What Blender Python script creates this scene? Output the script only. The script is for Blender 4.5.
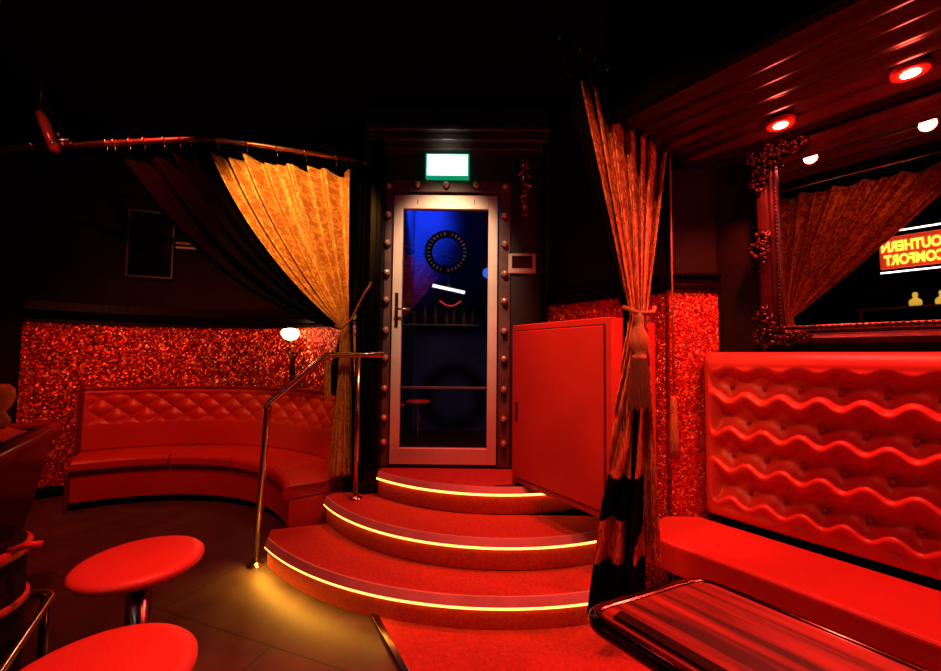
import bpy, bmesh, math, random
from mathutils import Vector, Matrix
random.seed(7)
PI = math.pi
S = bpy.context.scene
COL = S.collection
for o in list(bpy.data.objects):
    bpy.data.objects.remove(o)

# ------------------------------------------------------------------ camera
H = 1.35
FPX = 405.0
PITCH, ROLL = math.radians(2.9), math.radians(0.6)
cam = bpy.data.objects.new('camera', bpy.data.cameras.new('camera'))
COL.objects.link(cam)
fv = Vector((0, math.cos(PITCH), math.sin(PITCH)))
rv = Vector((1, 0, 0)); uv_ = rv.cross(fv)
cR = rv * math.cos(ROLL) + uv_ * math.sin(ROLL)
cU = uv_ * math.cos(ROLL) - rv * math.sin(ROLL)
cam.matrix_world = Matrix(((cR.x, cU.x, -fv.x, 0), (cR.y, cU.y, -fv.y, 0), (cR.z, cU.z, -fv.z, H), (0, 0, 0, 1)))
cam.data.sensor_width = 36
cam.data.lens = 36 * FPX / 941
cam.data.clip_start = 0.03
S.camera = cam

# ------------------------------------------------------------------ view, world
S.view_settings.view_transform = 'Standard'
S.view_settings.look = 'None'
S.view_settings.gamma = 1
S.view_settings.use_curve_mapping = False
S.view_settings.exposure = 0.0
S.cycles.use_denoising = True
S.cycles.sample_clamp_indirect = 4
S.cycles.max_bounces = 8
W = bpy.data.worlds.new('world'); S.world = W; W.use_nodes = True
W.node_tree.nodes['Background'].inputs[0].default_value = (0.010, 0.002, 0.003, 1)
W.node_tree.nodes['Background'].inputs[1].default_value = 0.15

RED = (1, 0.07, 0.045)
def spot(name, loc, target, energy, color, size=60, blend=.6, rad=.05):
    l = bpy.data.lights.new(name, 'SPOT'); l.energy = energy; l.color = color
    l.spot_size = math.radians(size); l.spot_blend = blend; l.shadow_soft_size = rad
    o = bpy.data.objects.new(name, l); COL.objects.link(o); o.location = loc
    o.rotation_euler = (Vector(target) - Vector(loc)).to_track_quat('-Z', 'Y').to_euler()
    return o
def point(name, loc, energy, color, rad=.05):
    l = bpy.data.lights.new(name, 'POINT'); l.energy = energy; l.color = color; l.shadow_soft_size = rad
    o = bpy.data.objects.new(name, l); COL.objects.link(o); o.location = loc
    return o
# the red downlights over the booth (fittings of the first two are built further down; the third is unseen)
spot('booth_lamp', (1.47, 1.88, 2.44), (1.33, 1.85, .4), 105, RED, 125, .5, .04)
spot('booth_lamp', (1.70, 1.52, 2.44), (1.50, 1.45, .4), 90, RED, 125, .5, .04)
spot('booth_lamp', (1.30, 0.70, 2.44), (1.15, .9, .4), 40, RED, 110, .5, .04)
# red ceiling spots of the room
spot('stair_lamp', (0.15, 2.1, 3.2), (0.1, 2.35, .2), 250, RED, 66, .8, .06)
spot('aisle_lamp', (0.1, 0.9, 3.2), (.1, 1.3, 0), 115, RED, 56, .8, .06)
spot('stool_lamp', (-.75, 1.25, 3.15), (-.85, 1.05, .5), 260, (1, .07, .04), 46, .9, .06)
spot('bench_lamp', (-2.3, 2.3, 3.2), (-2.6, 3.8, .3), 155, (1, .05, .02), 85, .8, .05)
spot('glitter_fill', (-2.7, 2.6, 1.95), (-2.75, 4.3, 1.0), 38, (1, .16, .04), 120, .9, .02)  # unseen low fill that brightens the glitter wall, not on the ceiling
# warm spots: gold curtain and doorway
spot('curtain_lamp', (-1.1, 1.3, 3.15), (-1.28, 2.95, 2.25), 270, (1, .42, .09), 40, .6, .05)
spot('doorway_lamp', (-0.2, 1.9, 3.2), (-0.2, 3.1, 2.0), 230, (1, .62, .40), 44, .9, .05)
spot('vestibule_fill', (-0.35, 3.75, 3.1), (-0.75, 4.6, 2.85), 420, (.02, .09, 1), 80, 1, .1)  # added blue light, stands in for a blue glow reflected in the glass

spot('rail_fill', (-2.3, 1.2, 3.15), (-2.6, 2.8, 2.85), 45, (1, .25, .14), 50, .8, .03)  # added fill to brighten the curtain rail and clamp spotlight
spot('amber_fill', (0.15, .5, 3.15), (.80, 1.95, 1.75), 200, (1, .26, .08), 36, .8, .05)  # added fill that lifts the right curtain, no fitting
spot('cabinet_fill', (-.3, .9, 3.15), (.5, 2.4, 1.0), 90, RED, 36, .8, .05)  # extra red fill put in to brighten the cabinet front
spot('curtain_tail_fill', (-.6, 1.7, 3.1), (-.95, 3.0, 1.05), 70, (1, .42, .10), 20, .7, .04)  # added narrow fill for the hanging tail of the gold curtain
# ------------------------------------------------------------------ mesh helpers
class MB:
    def __init__(s):
        s.v = []; s.f = []; s.m = []; s.uv = []; s.sm = []
    def add(s, vs, fs, m=0, uvs=None, smooth=False):
        b = len(s.v); s.v += [tuple(v) for v in vs]
        for i, f in enumerate(fs):
            s.f.append([b + k for k in f]); s.m.append(m if isinstance(m, int) else m[i]); s.sm.append(smooth)
            s.uv.append([uvs[k] for k in f] if uvs else [(0, 0)] * len(f))
        return s
    def box(s, c, d, rz=0, m=0, rx=0):
        M = Matrix.Rotation(rz, 3, 'Z') @ Matrix.Rotation(rx, 3, 'X')
        vs = [Vector(c) + M @ Vector((x * d[0] / 2, y * d[1] / 2, z * d[2] / 2)) for x in (-1, 1) for y in (-1, 1) for z in (-1, 1)]
        return s.add(vs, [(0, 1, 3, 2), (4, 6, 7, 5), (0, 4, 5, 1), (2, 3, 7, 6), (0, 2, 6, 4), (1, 5, 7, 3)], m)
    def prism(s, poly, z0, z1, m=0):
        n = len(poly)
        vs = [(p[0], p[1], z0) for p in poly] + [(p[0], p[1], z1) for p in poly]
        fs = [tuple(range(n - 1, -1, -1)), tuple(range(n, 2 * n))] + [(i, (i + 1) % n, n + (i + 1) % n, n + i) for i in range(n)]
        return s.add(vs, fs, m)
    def tube(s, pts, r, seg=12, closed=False, m=0, caps=True):
        pts = [Vector(p) for p in pts]; n = len(pts); rings = []
        rr = r if isinstance(r, (list, tuple)) else [r] * n
        prev = None
        for i, p in enumerate(pts):
            a = pts[(i - 1) % n] if (closed or i > 0) else p
            b = pts[(i + 1) % n] if (closed or i < n - 1) else p
            t = (b - a).normalized()
            if prev is None:
                up = Vector((0, 0, 1)) if abs(t.z) < .9 else Vector((1, 0, 0))
                x = t.cross(up).normalized()
            else:
                x = (prev - t * prev.dot(t)).normalized()
            prev = x; y = t.cross(x)
            rings.append([p + (x * math.cos(2 * PI * k / seg) + y * math.sin(2 * PI * k / seg)) * rr[i] for k in range(seg)])
        vs = [v for R in rings for v in R]
        fs = []
        for i in range(n if closed else n - 1):
            j = (i + 1) % n
            for k in range(seg):
                fs.append((i * seg + k, i * seg + (k + 1) % seg, j * seg + (k + 1) % seg, j * seg + k))
        if caps and not closed:
            fs += [tuple(range(seg - 1, -1, -1)), tuple((n - 1) * seg + k for k in range(seg))]
        return s.add(vs, fs, m, smooth=True)
    def lathe(s, prof, c=(0, 0, 0), seg=24, m=0, axis=None, sx=1):
        vs = []
        for r, z in prof:
            for k in range(seg):
                a = 2 * PI * k / seg
                vs.append(Vector((r * math.cos(a) * sx, r * math.sin(a), z)))
        if axis is not None:
            q = Vector((0, 0, 1)).rotation_difference(Vector(axis)); vs = [q @ v for v in vs]
        vs = [v + Vector(c) for v in vs]
        n = len(prof); fs = []
        for i in range(n - 1):
            for k in range(seg):
                fs.append((i * seg + k, i * seg + (k + 1) % seg, (i + 1) * seg + (k + 1) % seg, (i + 1) * seg + k))
        fs += [tuple(range(seg - 1, -1, -1)), tuple((n - 1) * seg + k for k in range(seg))]
        return s.add(vs, fs, m, smooth=True)
    def ball(s, c, r, seg=14, m=0, sz=1):
        prof = [(max(r * math.sin(PI * i / 8), 1e-4), -r * sz * math.cos(PI * i / 8)) for i in range(9)]
        return s.lathe(prof, c, seg, m)
    def grid(s, fn, nu, nv, m=0, uvfn=None, mfn=None, flip=False):
        vs = [fn(i / nu, j / nv) for j in range(nv + 1) for i in range(nu + 1)]
        uvs = [(uvfn(i / nu, j / nv) if uvfn else (i / nu, j / nv)) for j in range(nv + 1) for i in range(nu + 1)]
        fs = []; ms = []
        for j in range(nv):
            for i in range(nu):
                a = j * (nu + 1) + i
                q = (a, a + 1, a + nu + 2, a + nu + 1)
                fs.append(q[::-1] if flip else q)
                ms.append(mfn((i + .5) / nu, (j + .5) / nv) if mfn else m)
        return s.add(vs, fs, ms, uvs, smooth=True)
    def build(s, name, mats, parent=None, bevel=0, solid=0, sub=0):
        me = bpy.data.meshes.new(name); me.from_pydata(s.v, [], s.f)
        mats = mats if isinstance(mats, (list, tuple)) else [mats]
        for m in mats: me.materials.append(m)
        uvl = me.uv_layers.new(name='UVMap')
        k = 0
        for i, p in enumerate(me.polygons):
            p.material_index = s.m[i]; p.use_smooth = s.sm[i]
            for q in s.uv[i]:
                uvl.data[k].uv = q; k += 1
        me.validate(); me.update()
        if not solid:
            bm = bmesh.new(); bm.from_mesh(me); bmesh.ops.recalc_face_normals(bm, faces=bm.faces); bm.to_mesh(me); bm.free()
        o = bpy.data.objects.new(name, me); COL.objects.link(o)
        if parent is not None:
            o.parent = parent; o.matrix_parent_inverse = Matrix.Translation(-Vector(parent.location)) if not parent.parent else Matrix.Identity(4)
        if solid:
            md = o.modifiers.new('s', 'SOLIDIFY'); md.thickness = solid; md.offset = 0
        if bevel:
            md = o.modifiers.new('b', 'BEVEL'); md.width = bevel; md.segments = 3; md.limit_method = 'ANGLE'; md.angle_limit = math.radians(40)
        if sub:
            md = o.modifiers.new('u', 'SUBSURF'); md.levels = md.render_levels = sub
        return o

def empty(name, label, cat, loc=(0, 0, 0), group=None):
    o = bpy.data.objects.new(name, None); COL.objects.link(o); o.location = loc; o.empty_display_size = .05
    o['label'] = label; o['category'] = cat
    if group: o['group'] = group
    return o
def tag(o, label, cat, group=None, kind=None):
    o['label'] = label; o['category'] = cat
    if group: o['group'] = group
    if kind: o['kind'] = kind
    return o
def struct(o):
    o['kind'] = 'structure'; return o
def kin(c, p, world=True):
    """parent c to p; c keeps world coordinates when p sits at its own location under no rotation"""
    c.parent = p
    c.matrix_parent_inverse = Matrix.Translation(-Vector(p.location)) if world else Matrix.Identity(4)
    return c
def copy_tree(o, parent=None, off=None):
    c = o.copy(); COL.objects.link(c)
    if parent is not None:
        c.parent = parent
    for ch in list(o.children):
        copy_tree(ch, c)
    return c

# ------------------------------------------------------------------ materials
def nt(name):
    m = bpy.data.materials.new(name); m.use_nodes = True
    n = m.node_tree.nodes; return m, n, m.node_tree.links, n['Principled BSDF']
def mat(name, col, rough=.5, metal=0, bump=0, bscale=40, var=0, vscale=6, coat=0, spec=None, sheen=0, emis=None, estr=0, stretch=None):
    m, n, L, b = nt(name)
    b.inputs['Base Color'].default_value = (*col, 1); b.inputs['Roughness'].default_value = rough
    b.inputs['Metallic'].default_value = metal
    if coat: b.inputs['Coat Weight'].default_value = coat; b.inputs['Coat Roughness'].default_value = .08
    if spec is not None: b.inputs['Specular IOR Level'].default_value = spec
    if sheen: b.inputs['Sheen Weight'].default_value = sheen
    if emis: b.inputs['Emission Color'].default_value = (*emis, 1); b.inputs['Emission Strength'].default_value = estr
    tc = n.new('ShaderNodeTexCoord'); mp = n.new('ShaderNodeMapping'); L.new(tc.outputs['Object'], mp.inputs[0])
    if stretch: mp.inputs['Scale'].default_value = stretch
    nz = n.new('ShaderNodeTexNoise'); nz.inputs['Scale'].default_value = vscale; nz.inputs['Detail'].default_value = 6
    L.new(mp.outputs[0], nz.inputs['Vector'])
    v = var or .12
    mr = n.new('ShaderNodeMapRange'); mr.inputs[1].default_value = .3; mr.inputs[2].default_value = .7
    mr.inputs[3].default_value = 1 - v; mr.inputs[4].default_value = 1 + v
    L.new(nz.outputs[0], mr.inputs[0])
    mx = n.new('ShaderNodeVectorMath'); mx.operation = 'SCALE'; mx.inputs[0].default_value = col
    L.new(mr.outputs[0], mx.inputs['Scale']); L.new(mx.outputs[0], b.inputs['Base Color'])
    if bump:
        n2 = n.new('ShaderNodeTexNoise'); n2.inputs['Scale'].default_value = bscale; n2.inputs['Detail'].default_value = 4
        L.new(mp.outputs[0], n2.inputs['Vector'])
        bp = n.new('ShaderNodeBump'); bp.inputs['Strength'].default_value = bump; bp.inputs['Distance'].default_value = .01
        L.new(n2.outputs[0], bp.inputs['Height']); L.new(bp.outputs[0], b.inputs['Normal'])
    return m
def emit(name, col, st):
    m, n, L, b = nt(name)
    b.inputs['Base Color'].default_value = (*[c * .5 for c in col], 1)
    b.inputs['Emission Color'].default_value = (*col, 1); b.inputs['Emission Strength'].default_value = st
    return m
def glitter_mat(name='red_glitter', sc=70):
    m, n, L, b = nt(name)
    tc = n.new('ShaderNodeTexCoord')
    vo = n.new('ShaderNodeTexVoronoi'); vo.inputs['Scale'].default_value = sc
    L.new(tc.outputs['Object'], vo.inputs['Vector'])
    sp = n.new('ShaderNodeSeparateColor'); L.new(vo.outputs['Color'], sp.inputs[0])
    cr = n.new('ShaderNodeValToRGB'); e = cr.color_ramp.elements
    e[0].position = 0; e[0].color = (.16, .0, .003, 1)
    e[1].position = .5; e[1].color = (.42, .008, .006, 1)
    for p, c in ((.80, (.65, .03, .01, 1)), (.9, (1, .22, .08, 1)), (1, (1, .75, .4, 1))):
        x = e.new(p); x.color = c
    L.new(sp.outputs[0], cr.inputs[0]); L.new(cr.outputs[0], b.inputs['Base Color'])
    # each flake is tilted its own way
    vm = n.new('ShaderNodeVectorMath'); vm.operation = 'SUBTRACT'; vm.inputs[1].default_value = (.5, .5, .5)
    L.new(vo.outputs['Color'], vm.inputs[0])
    vs = n.new('ShaderNodeVectorMath'); vs.operation = 'SCALE'; vs.inputs['Scale'].default_value = .9
    L.new(vm.outputs[0], vs.inputs[0])
    ge = n.new('ShaderNodeNewGeometry'); va = n.new('ShaderNodeVectorMath'); va.operation = 'ADD'
    L.new(ge.outputs['Normal'], va.inputs[0]); L.new(vs.outputs[0], va.inputs[1])
    vn = n.new('ShaderNodeVectorMath'); vn.operation = 'NORMALIZE'; L.new(va.outputs[0], vn.inputs[0])
    L.new(vn.outputs[0], b.inputs['Normal'])
    b.inputs['Metallic'].default_value = .4; b.inputs['Roughness'].default_value = .35
    return m
def damask_mat(name, hi, lo, ground, scale=1.0):
    m, n, L, b = nt(name)
    uvn = n.new('ShaderNodeUVMap'); mp = n.new('ShaderNodeMapping'); mp.inputs['Scale'].default_value = (9 * scale, 6 * scale, 1)
    L.new(uvn.outputs[0], mp.inputs[0])
    wv = n.new('ShaderNodeTexNoise'); wv.inputs['Scale'].default_value = 1.6; wv.inputs['Detail'].default_value = 3; wv.inputs['Distortion'].default_value = 1.6
    L.new(mp.outputs[0], wv.inputs['Vector'])
    r = n.new('ShaderNodeValToRGB'); e = r.color_ramp.elements
    e[0].position = .43; e[0].color = (*lo, 1); e[1].position = .52; e[1].color = (*hi, 1)
    x = e.new(.485); x.color = (*ground, 1)
    L.new(wv.outputs[0], r.inputs[0]); L.new(r.outputs[0], b.inputs['Base Color'])
    mr = n.new('ShaderNodeMapRange'); mr.inputs[1].default_value = .44; mr.inputs[2].default_value = .52; mr.inputs[3].default_value = .6; mr.inputs[4].default_value = .36
    L.new(wv.outputs[0], mr.inputs[0]); L.new(mr.outputs[0], b.inputs['Roughness'])
    n2 = n.new('ShaderNodeTexNoise'); n2.inputs['Scale'].default_value = 14; L.new(mp.outputs[0], n2.inputs['Vector'])
    bp = n.new('ShaderNodeBump'); bp.inputs['Strength'].default_value = .35; bp.inputs['Distance'].default_value = .01
    L.new(n2.outputs[0], bp.inputs['Height']); L.new(bp.outputs[0], b.inputs['Normal'])
    b.inputs['Metallic'].default_value = .25
    return m
def wood_mat():
    m, n, L, b = nt('lacquered_rosewood')
    tc = n.new('ShaderNodeTexCoord'); mp = n.new('ShaderNodeMapping')
    m0 = n.new('ShaderNodeMapping'); m0.inputs['Rotation'].default_value = (0, 0, math.atan2(.8, .6))
    mp.inputs['Scale'].default_value = (1.6, 20, 4)
    L.new(tc.outputs['Object'], m0.inputs[0]); L.new(m0.outputs[0], mp.inputs[0])
    nz = n.new('ShaderNodeTexNoise'); nz.inputs['Scale'].default_value = 1.0; nz.inputs['Detail'].default_value = 8; nz.inputs['Distortion'].default_value = .35
    L.new(mp.outputs[0], nz.inputs['Vector'])
    r = n.new('ShaderNodeValToRGB'); e = r.color_ramp.elements
    e[0].position = .38; e[0].color = (.035, .006, .005, 1); e[1].position = .64; e[1].color = (.42, .055, .03, 1)
    x = e.new(.5); x.color = (.24, .025, .015, 1)
    L.new(nz.outputs[0], r.inputs[0]); L.new(r.outputs[0], b.inputs['Base Color'])
    b.inputs['Roughness'].default_value = .5; b.inputs['Specular IOR Level'].default_value = .3; b.inputs['Coat Weight'].default_value = .12; b.inputs['Coat Roughness'].default_value = .2
    return m
def carpet_mat(name, col):
    m = mat(name, col, .95, bump=.8, bscale=220, var=.25, vscale=60, sheen=.1)
    return m
def floor_mat():
    m, n, L, b = nt('dark_vinyl_floor')
    tc = n.new('ShaderNodeTexCoord'); mp = n.new('ShaderNodeMapping'); mp.inputs['Rotation'].default_value = (0, 0, .35)
    L.new(tc.outputs['Object'], mp.inputs[0])
    nz = n.new('ShaderNodeTexNoise'); nz.inputs['Scale'].default_value = 5; nz.inputs['Detail'].default_value = 9; nz.inputs['Roughness'].default_value = .65
    L.new(mp.outputs[0], nz.inputs['Vector'])
    r = n.new('ShaderNodeValToRGB'); e = r.color_ramp.elements
    e[0].position = .35; e[0].color = (.045, .024, .026, 1); e[1].position = .72; e[1].color = (.10, .06, .055, 1)
    L.new(nz.outputs[0], r.inputs[0])
    br = n.new('ShaderNodeTexBrick'); br.inputs['Scale'].default_value = .33; br.inputs['Mortar Size'].default_value = .0015
    br.inputs['Color1'].default_value = br.inputs['Color2'].default_value = (1, 1, 1, 1); br.inputs['Mortar'].default_value = (.25, .25, .25, 1)
    L.new(mp.outputs[0], br.inputs['Vector'])
    mx = n.new('ShaderNodeMix'); mx.data_type = 'RGBA'; mx.blend_type = 'MULTIPLY'; mx.inputs[0].default_value = 1
    L.new(r.outputs[0], mx.inputs[6]); L.new(br.outputs[0], mx.inputs[7]); L.new(mx.outputs[2], b.inputs['Base Color'])
    mr = n.new('ShaderNodeMapRange'); mr.inputs[3].default_value = .35; mr.inputs[4].default_value = .6; L.new(nz.outputs[0], mr.inputs[0])
    L.new(mr.outputs[0], b.inputs['Roughness'])
    return m

M = {}
M['glitter'] = glitter_mat()
M['glitter2'] = glitter_mat('fine_red_glitter', 125)
M['floor'] = floor_mat()
M['carpet'] = carpet_mat('red_carpet', (.50, .035, .02))
M['wall'] = mat('dark_wall_paint', (.008, .003, .0035), .7, spec=.12, bump=.15, bscale=60, var=.3)
M['trim'] = mat('black_gloss_trim', (.003, .0015, .002), .35, spec=.08, var=.2)
M['ceil'] = mat('black_ceiling', (.003, .002, .002), .95, spec=.05, var=.2)
M['doorwall'] = mat('aged_brown_wall', (.030, .013, .014), .6, bump=.2, bscale=30, var=.5, vscale=3)
M['board'] = mat('dark_surround_board', (.13, .055, .045), .45, bump=.15, bscale=30, var=.4, vscale=8)
M['alu'] = mat('champagne_aluminium', (.80, .62, .48), .45, .25, var=.08)
M['chrome'] = mat('polished_steel', (.78, .70, .68), .19, 1, var=.04)
M['dchrome'] = mat('dark_steel', (.25, .18, .17), .2, 1, var=.1)
M['nosing'] = mat('brushed_nosing', (.60, .36, .36), .5, .1, bump=.2, bscale=90, var=.15)
M['leather'] = mat('red_leather', (.55, .055, .04), .42, bump=.12, bscale=160, var=.08, vscale=3)
M['leather2'] = mat('oxblood_leather', (.48, .03, .025), .32, bump=.12, bscale=160, var=.1, vscale=3)
M['redbutton'] = mat('red_button', (.35, .012, .01), .3)
M['cab'] = mat('red_cabinet_paint', (.50, .045, .035), .45, bump=.05, bscale=20, var=.12, vscale=2.5)
M['seam'] = mat('dark_red_seam', (.06, .004, .004), .6)
M['gold'] = damask_mat('gold_damask', (.88, .50, .14), (.60, .25, .06), (.48, .18, .04), 1.7)
M['goldred'] = damask_mat('amber_damask', (.80, .30, .12), (.38, .08, .04), (.26, .04, .02), 1.5)
M['lining'] = mat('black_lining', (.0025, .0015, .0015), 1, spec=.03, var=.2)
M['wood'] = wood_mat()
M['tedge'] = mat('dark_metal_edge', (.16, .06, .05), .12, 1, var=.1)
M['black'] = mat('black_gloss', (.012, .008, .008), .2, var=.2)
M['blackm'] = mat('black_matt', (.008, .005, .005), .8, spec=.1, var=.2)
M['frame'] = mat('antique_frame', (.045, .008, .007), .3, .4, bump=.2, bscale=70, var=.4, vscale=20)
M['mirror'] = mat('mirror_silver', (.72, .66, .66), .01, 1, var=.01)
M['satin'] = mat('dark_satin', (.018, .002, .002), .28, spec=.5, var=.15, vscale=3)
M['led'] = emit('led_tape', (1, .32, .05), 6.5)
M['exitface'] = emit('exit_sign_face', (.72, 1, .86), 2.2)
M['green'] = emit('exit_sign_rim', (.0, .35, .16), .8)
M['globe'] = emit('lamp_globe', (1, .62, .28), 7)
M['lampface'] = emit('downlight_face', (1, .62, .32), 12)
M['lampring'] = mat('red_lit_ring', (.7, .02, .01), .4)
M['bronze'] = mat('dark_bronze', (.05, .015, .012), .35, .7, var=.2)
M['darkwood'] = mat('dark_counter_wood', (.022, .006, .006), .35, coat=.15, var=.3, vscale=8)
M['neonY'] = emit('yellow_neon', (1, .62, .05), 3.2)
M['neonW'] = emit('white_tube', (1, .93, .86), 8)
M['neonR'] = emit('red_neon', (1, .06, .03), 3)
M['signred'] = mat('sign_red', (.6, .05, .02), .4, emis=(.9, .06, .02), estr=.6)
M['blueL'] = emit('blue_standin_glow', (.05, .22, 1), 3)  # glow standing in for blue light on satin
M['bluewall'] = mat('vestibule_wall', (.09, .09, .13), .8, var=.3, vscale=2)
M['pink'] = mat('beige_plastic', (.78, .55, .42), .45, var=.05)
M['screen'] = mat('dark_screen', (.05, .01, .02), .15)
M['yellow'] = mat('yellow_bottle', (.8, .6, .08), .25, emis=(.9, .6, .05), estr=.8)  # light on the bottle is put in as its own glow
M['bottle'] = mat('bottle_glass', (.25, .12, .05), .1, var=.3)
M['decal'] = mat('dark_decal', (.001, .001, .004), 1, spec=0)
M['decalmark'] = mat('decal_marks', (.012, .012, .06), .6, spec=.1)
M['cloth'] = mat('orange_red_cloth', (.45, .07, .03), .55, var=.3)
M['pot'] = mat('amber_ornament', (.7, .25, .06), .45, var=.3)
M['keglab'] = mat('red_keg_band', (.45, .03, .025), .35, var=.25, vscale=12)
M['kegmark'] = mat('pale_keg_marks', (.35, .22, .2), .4)
M['tassel'] = mat('gold_brown_cord', (.45, .16, .07), .5, bump=.6, bscale=150, var=.4, vscale=40, stretch=(6, 6, .5))
M['tasseldark'] = mat('brown_fringe', (.16, .035, .025), .55, bump=.8, bscale=150, var=.5, vscale=60, stretch=(6, 6, .3))
M['winglass'] = mat('black_picture_glass', (.003, .004, .007), .08)
M['pale'] = mat('pale_shelf', (.7, .6, .5), .3)
def glassmat():
    m, n, L, b = nt('door_glass'); n.remove(b)
    t = n.new('ShaderNodeBsdfTransparent'); t.inputs[0].default_value = (.62, .62, .8, 1)
    g = n.new('ShaderNodeBsdfGlossy'); g.inputs['Roughness'].default_value = .015; g.inputs[0].default_value = (.9, .9, 1, 1)
    x = n.new('ShaderNodeMixShader'); x.inputs[0].default_value = .16
    L.new(t.outputs[0], x.inputs[1]); L.new(g.outputs[0], x.inputs[2]); L.new(x.outputs[0], n['Material Output'].inputs[0])
    return m
M['glass'] = glassmat()
def crystalmat():
    m, n, L, b = nt('iridescent_crystal'); b.inputs['Base Color'].default_value = (.8, .35, .25, 1)
    b.inputs['Metallic'].default_value = .9; b.inputs['Roughness'].default_value = .12
    return m
M['crystal'] = crystalmat()

# ------------------------------------------------------------------ room shell
ARC = (-2.55, 2.35)                    # centre of the curved alcove
def arc(r, deg): a = math.radians(deg); return (ARC[0] + r * math.cos(a), ARC[1] + r * math.sin(a))
ZC = 3.3
b = MB(); b.prism([(-5, -3.2), (5, -3.2), (5, 4.8), (-5, 4.8)], -.1, 0); struct(b.build('floor', M['floor']))
b = MB(); b.prism([(-5, -3.2), (5, -3.2), (5, 5.0), (-5, 5.0)], ZC, ZC + .1); struct(b.build('ceiling', M['ceil']))
b = MB(); b.prism([(-5, -3.2), (5, -3.2), (5, -3.1), (-5, -3.1)], 0, ZC); struct(b.build('wall_behind', M['wall']))
b = MB(); b.prism([(-4.75, -3.1), (-4.65, -3.1), (-4.65, 3.0), (-4.75, 3.0)], 0, ZC); struct(b.build('wall_left', M['wall']))
# curved alcove wall: glitter dado below, dark panel above
ZD = 1.62
def arcwall(r0, r1, a0, a1, z0, z1, n=40):
    m = MB(); P = [arc(r0, a0 + (a1 - a0) * i / n) for i in range(n + 1)]; Q = [arc(r1, a0 + (a1 - a0) * i / n) for i in range(n + 1)]
    for i in range(n):
        A, B, C_, D = P[i], P[i + 1], Q[i + 1], Q[i]
        m.prism([A, B, C_, D], z0, z1)
    return m
def arcsheet(prof, a0, a1, n=60, cap=True):
    """closed cross-section (r,z) swept along the arc, one clean surface"""
    m = MB(); k = len(prof); vs = []
    for i in range(n + 1):
        for r, z in prof:
            p = arc(r, a0 + (a1 - a0) * i / n); vs.append((p[0], p[1], z))
    fs = [(i * k + j, i * k + (j + 1) % k, (i + 1) * k + (j + 1) % k, (i + 1) * k + j) for i in range(n) for j in range(k)]
    if cap: fs += [tuple(range(k - 1, -1, -1)), tuple(n * k + j for j in range(k))]
    return m.add(vs, fs, 0)
def rect(r0, r1, z0, z1): return [(r0, z0), (r1, z0), (r1, z1), (r0, z1)]
struct(arcsheet(rect(2.02, 2.14, 0, ZC), 27, 152).build('wall_alcove', M['wall']))
struct(arcsheet(rect(2.0, 2.018, .1, ZD), 29, 139).build('wall_alcove_glitter', M['glitter']))
struct(arcsheet([(1.965, ZD), (2.018, ZD), (2.018, ZD + .2), (1.995, ZD + .2), (1.995, ZD + .12), (1.975, ZD + .09), (1.99, ZD + .05), (1.965, ZD + .03)], 29, 139).build('trim_alcove_rail', M['trim']))
struct(arcsheet(rect(1.985, 2.018, 0, .1), 29, 139).build('baseboard_alcove', M['trim']))
b = MB(); p1 = arc(2.08, 152); b.prism([(p1[0], p1[1] + .08), (p1[0] + .02, p1[1] - .05), (-4.65, 3.0), (-4.75, 3.0), (-4.75, 3.4)], 0, ZC); struct(b.build('wall_corner_left', M['wall']))
# door wall (Y 3.1), with opening for the door
DX0, DX1, DZ0, DZ1 = -.615, .212, .51, 2.615
YW = 3.10
b = MB()
b.box(((-.84 + DX0 - .0) / 2, YW + .06, ZC / 2), (DX0 + .84, .12, ZC))
b.box(((DX1 + .62) / 2, YW + .06, ZC / 2), (.62 - DX1, .12, ZC))
b.box(((DX0 + DX1) / 2, YW + .06, (DZ1 + ZC) / 2), (DX1 - DX0, .12, ZC - DZ1))
b.box(((DX0 + DX1) / 2, YW + .06, DZ0 / 2), (DX1 - DX0, .12, DZ0))
struct(b.build('wall_doorway', M['doorwall']))
# trims round the doorway recess
b = MB(); b.box((-.715, YW - .05, (DZ0 + 2.98) / 2), (.10, .12, 2.98 - DZ0)); b.box((-.69, YW - .12, (DZ0 + 2.98) / 2), (.045, .03, 2.98 - DZ0)); struct(b.build('trim_doorway_left', M['trim'], bevel=.008))
b = MB(); b.box((-.1, YW - .06, 3.0), (1.34, .14, .05)); b.box((-.1, YW - .04, 2.95), (1.3, .09, .05)); b.box((-.1, YW - .08, 3.05), (1.36, .18, .04)); struct(b.build('trim_doorway_header', mat('header_gloss', (.05, .03, .028), .3), bevel=.008))
b = MB(); b.box((.555, YW - .04, (DZ0 + 2.98) / 2), (.03, .09, 2.98 - DZ0)); struct(b.build('trim_doorway_right', M['trim'], bevel=.005))
# slanted wall right of the door, pilaster and booth wall
WA0, WA1 = Vector((.58, 3.12)), Vector((1.17, 2.42))
dA = (WA1 - WA0).normalized(); nA = Vector((-dA.y, dA.x)) * -1
if nA.x > 0: nA = -nA
D = Vector((.6, -.8)); N = Vector((-.8, -.6))
def wallprism(p, q, nrm, th, z0, z1):
    return MB().prism([p, q, q - nrm * th, p - nrm * th], z0, z1)
ZR = 1.735
struct(wallprism(WA0, WA1, nA, .1, 0, ZC).build('wall_slanted', M['wall']))
struct(wallprism(WA0 + nA * .014, WA1 + nA * .014, nA, .013, .0, ZR).build('wall_slanted_glitter', M['glitter2']))
mm = MB()
for (o_, z0, z1) in ((.05, ZR, ZR + .03), (.035, ZR + .03, ZR + .07), (.055, ZR + .075, ZR + .10)):
    mm.prism([WA0 + nA * o_, WA1 + nA * o_, WA1, WA0], z0, z1)
struct(mm.build('trim_slanted_rail', M['trim']))
PX0, PX1, PY = 1.185, 1.46, 2.39
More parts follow.
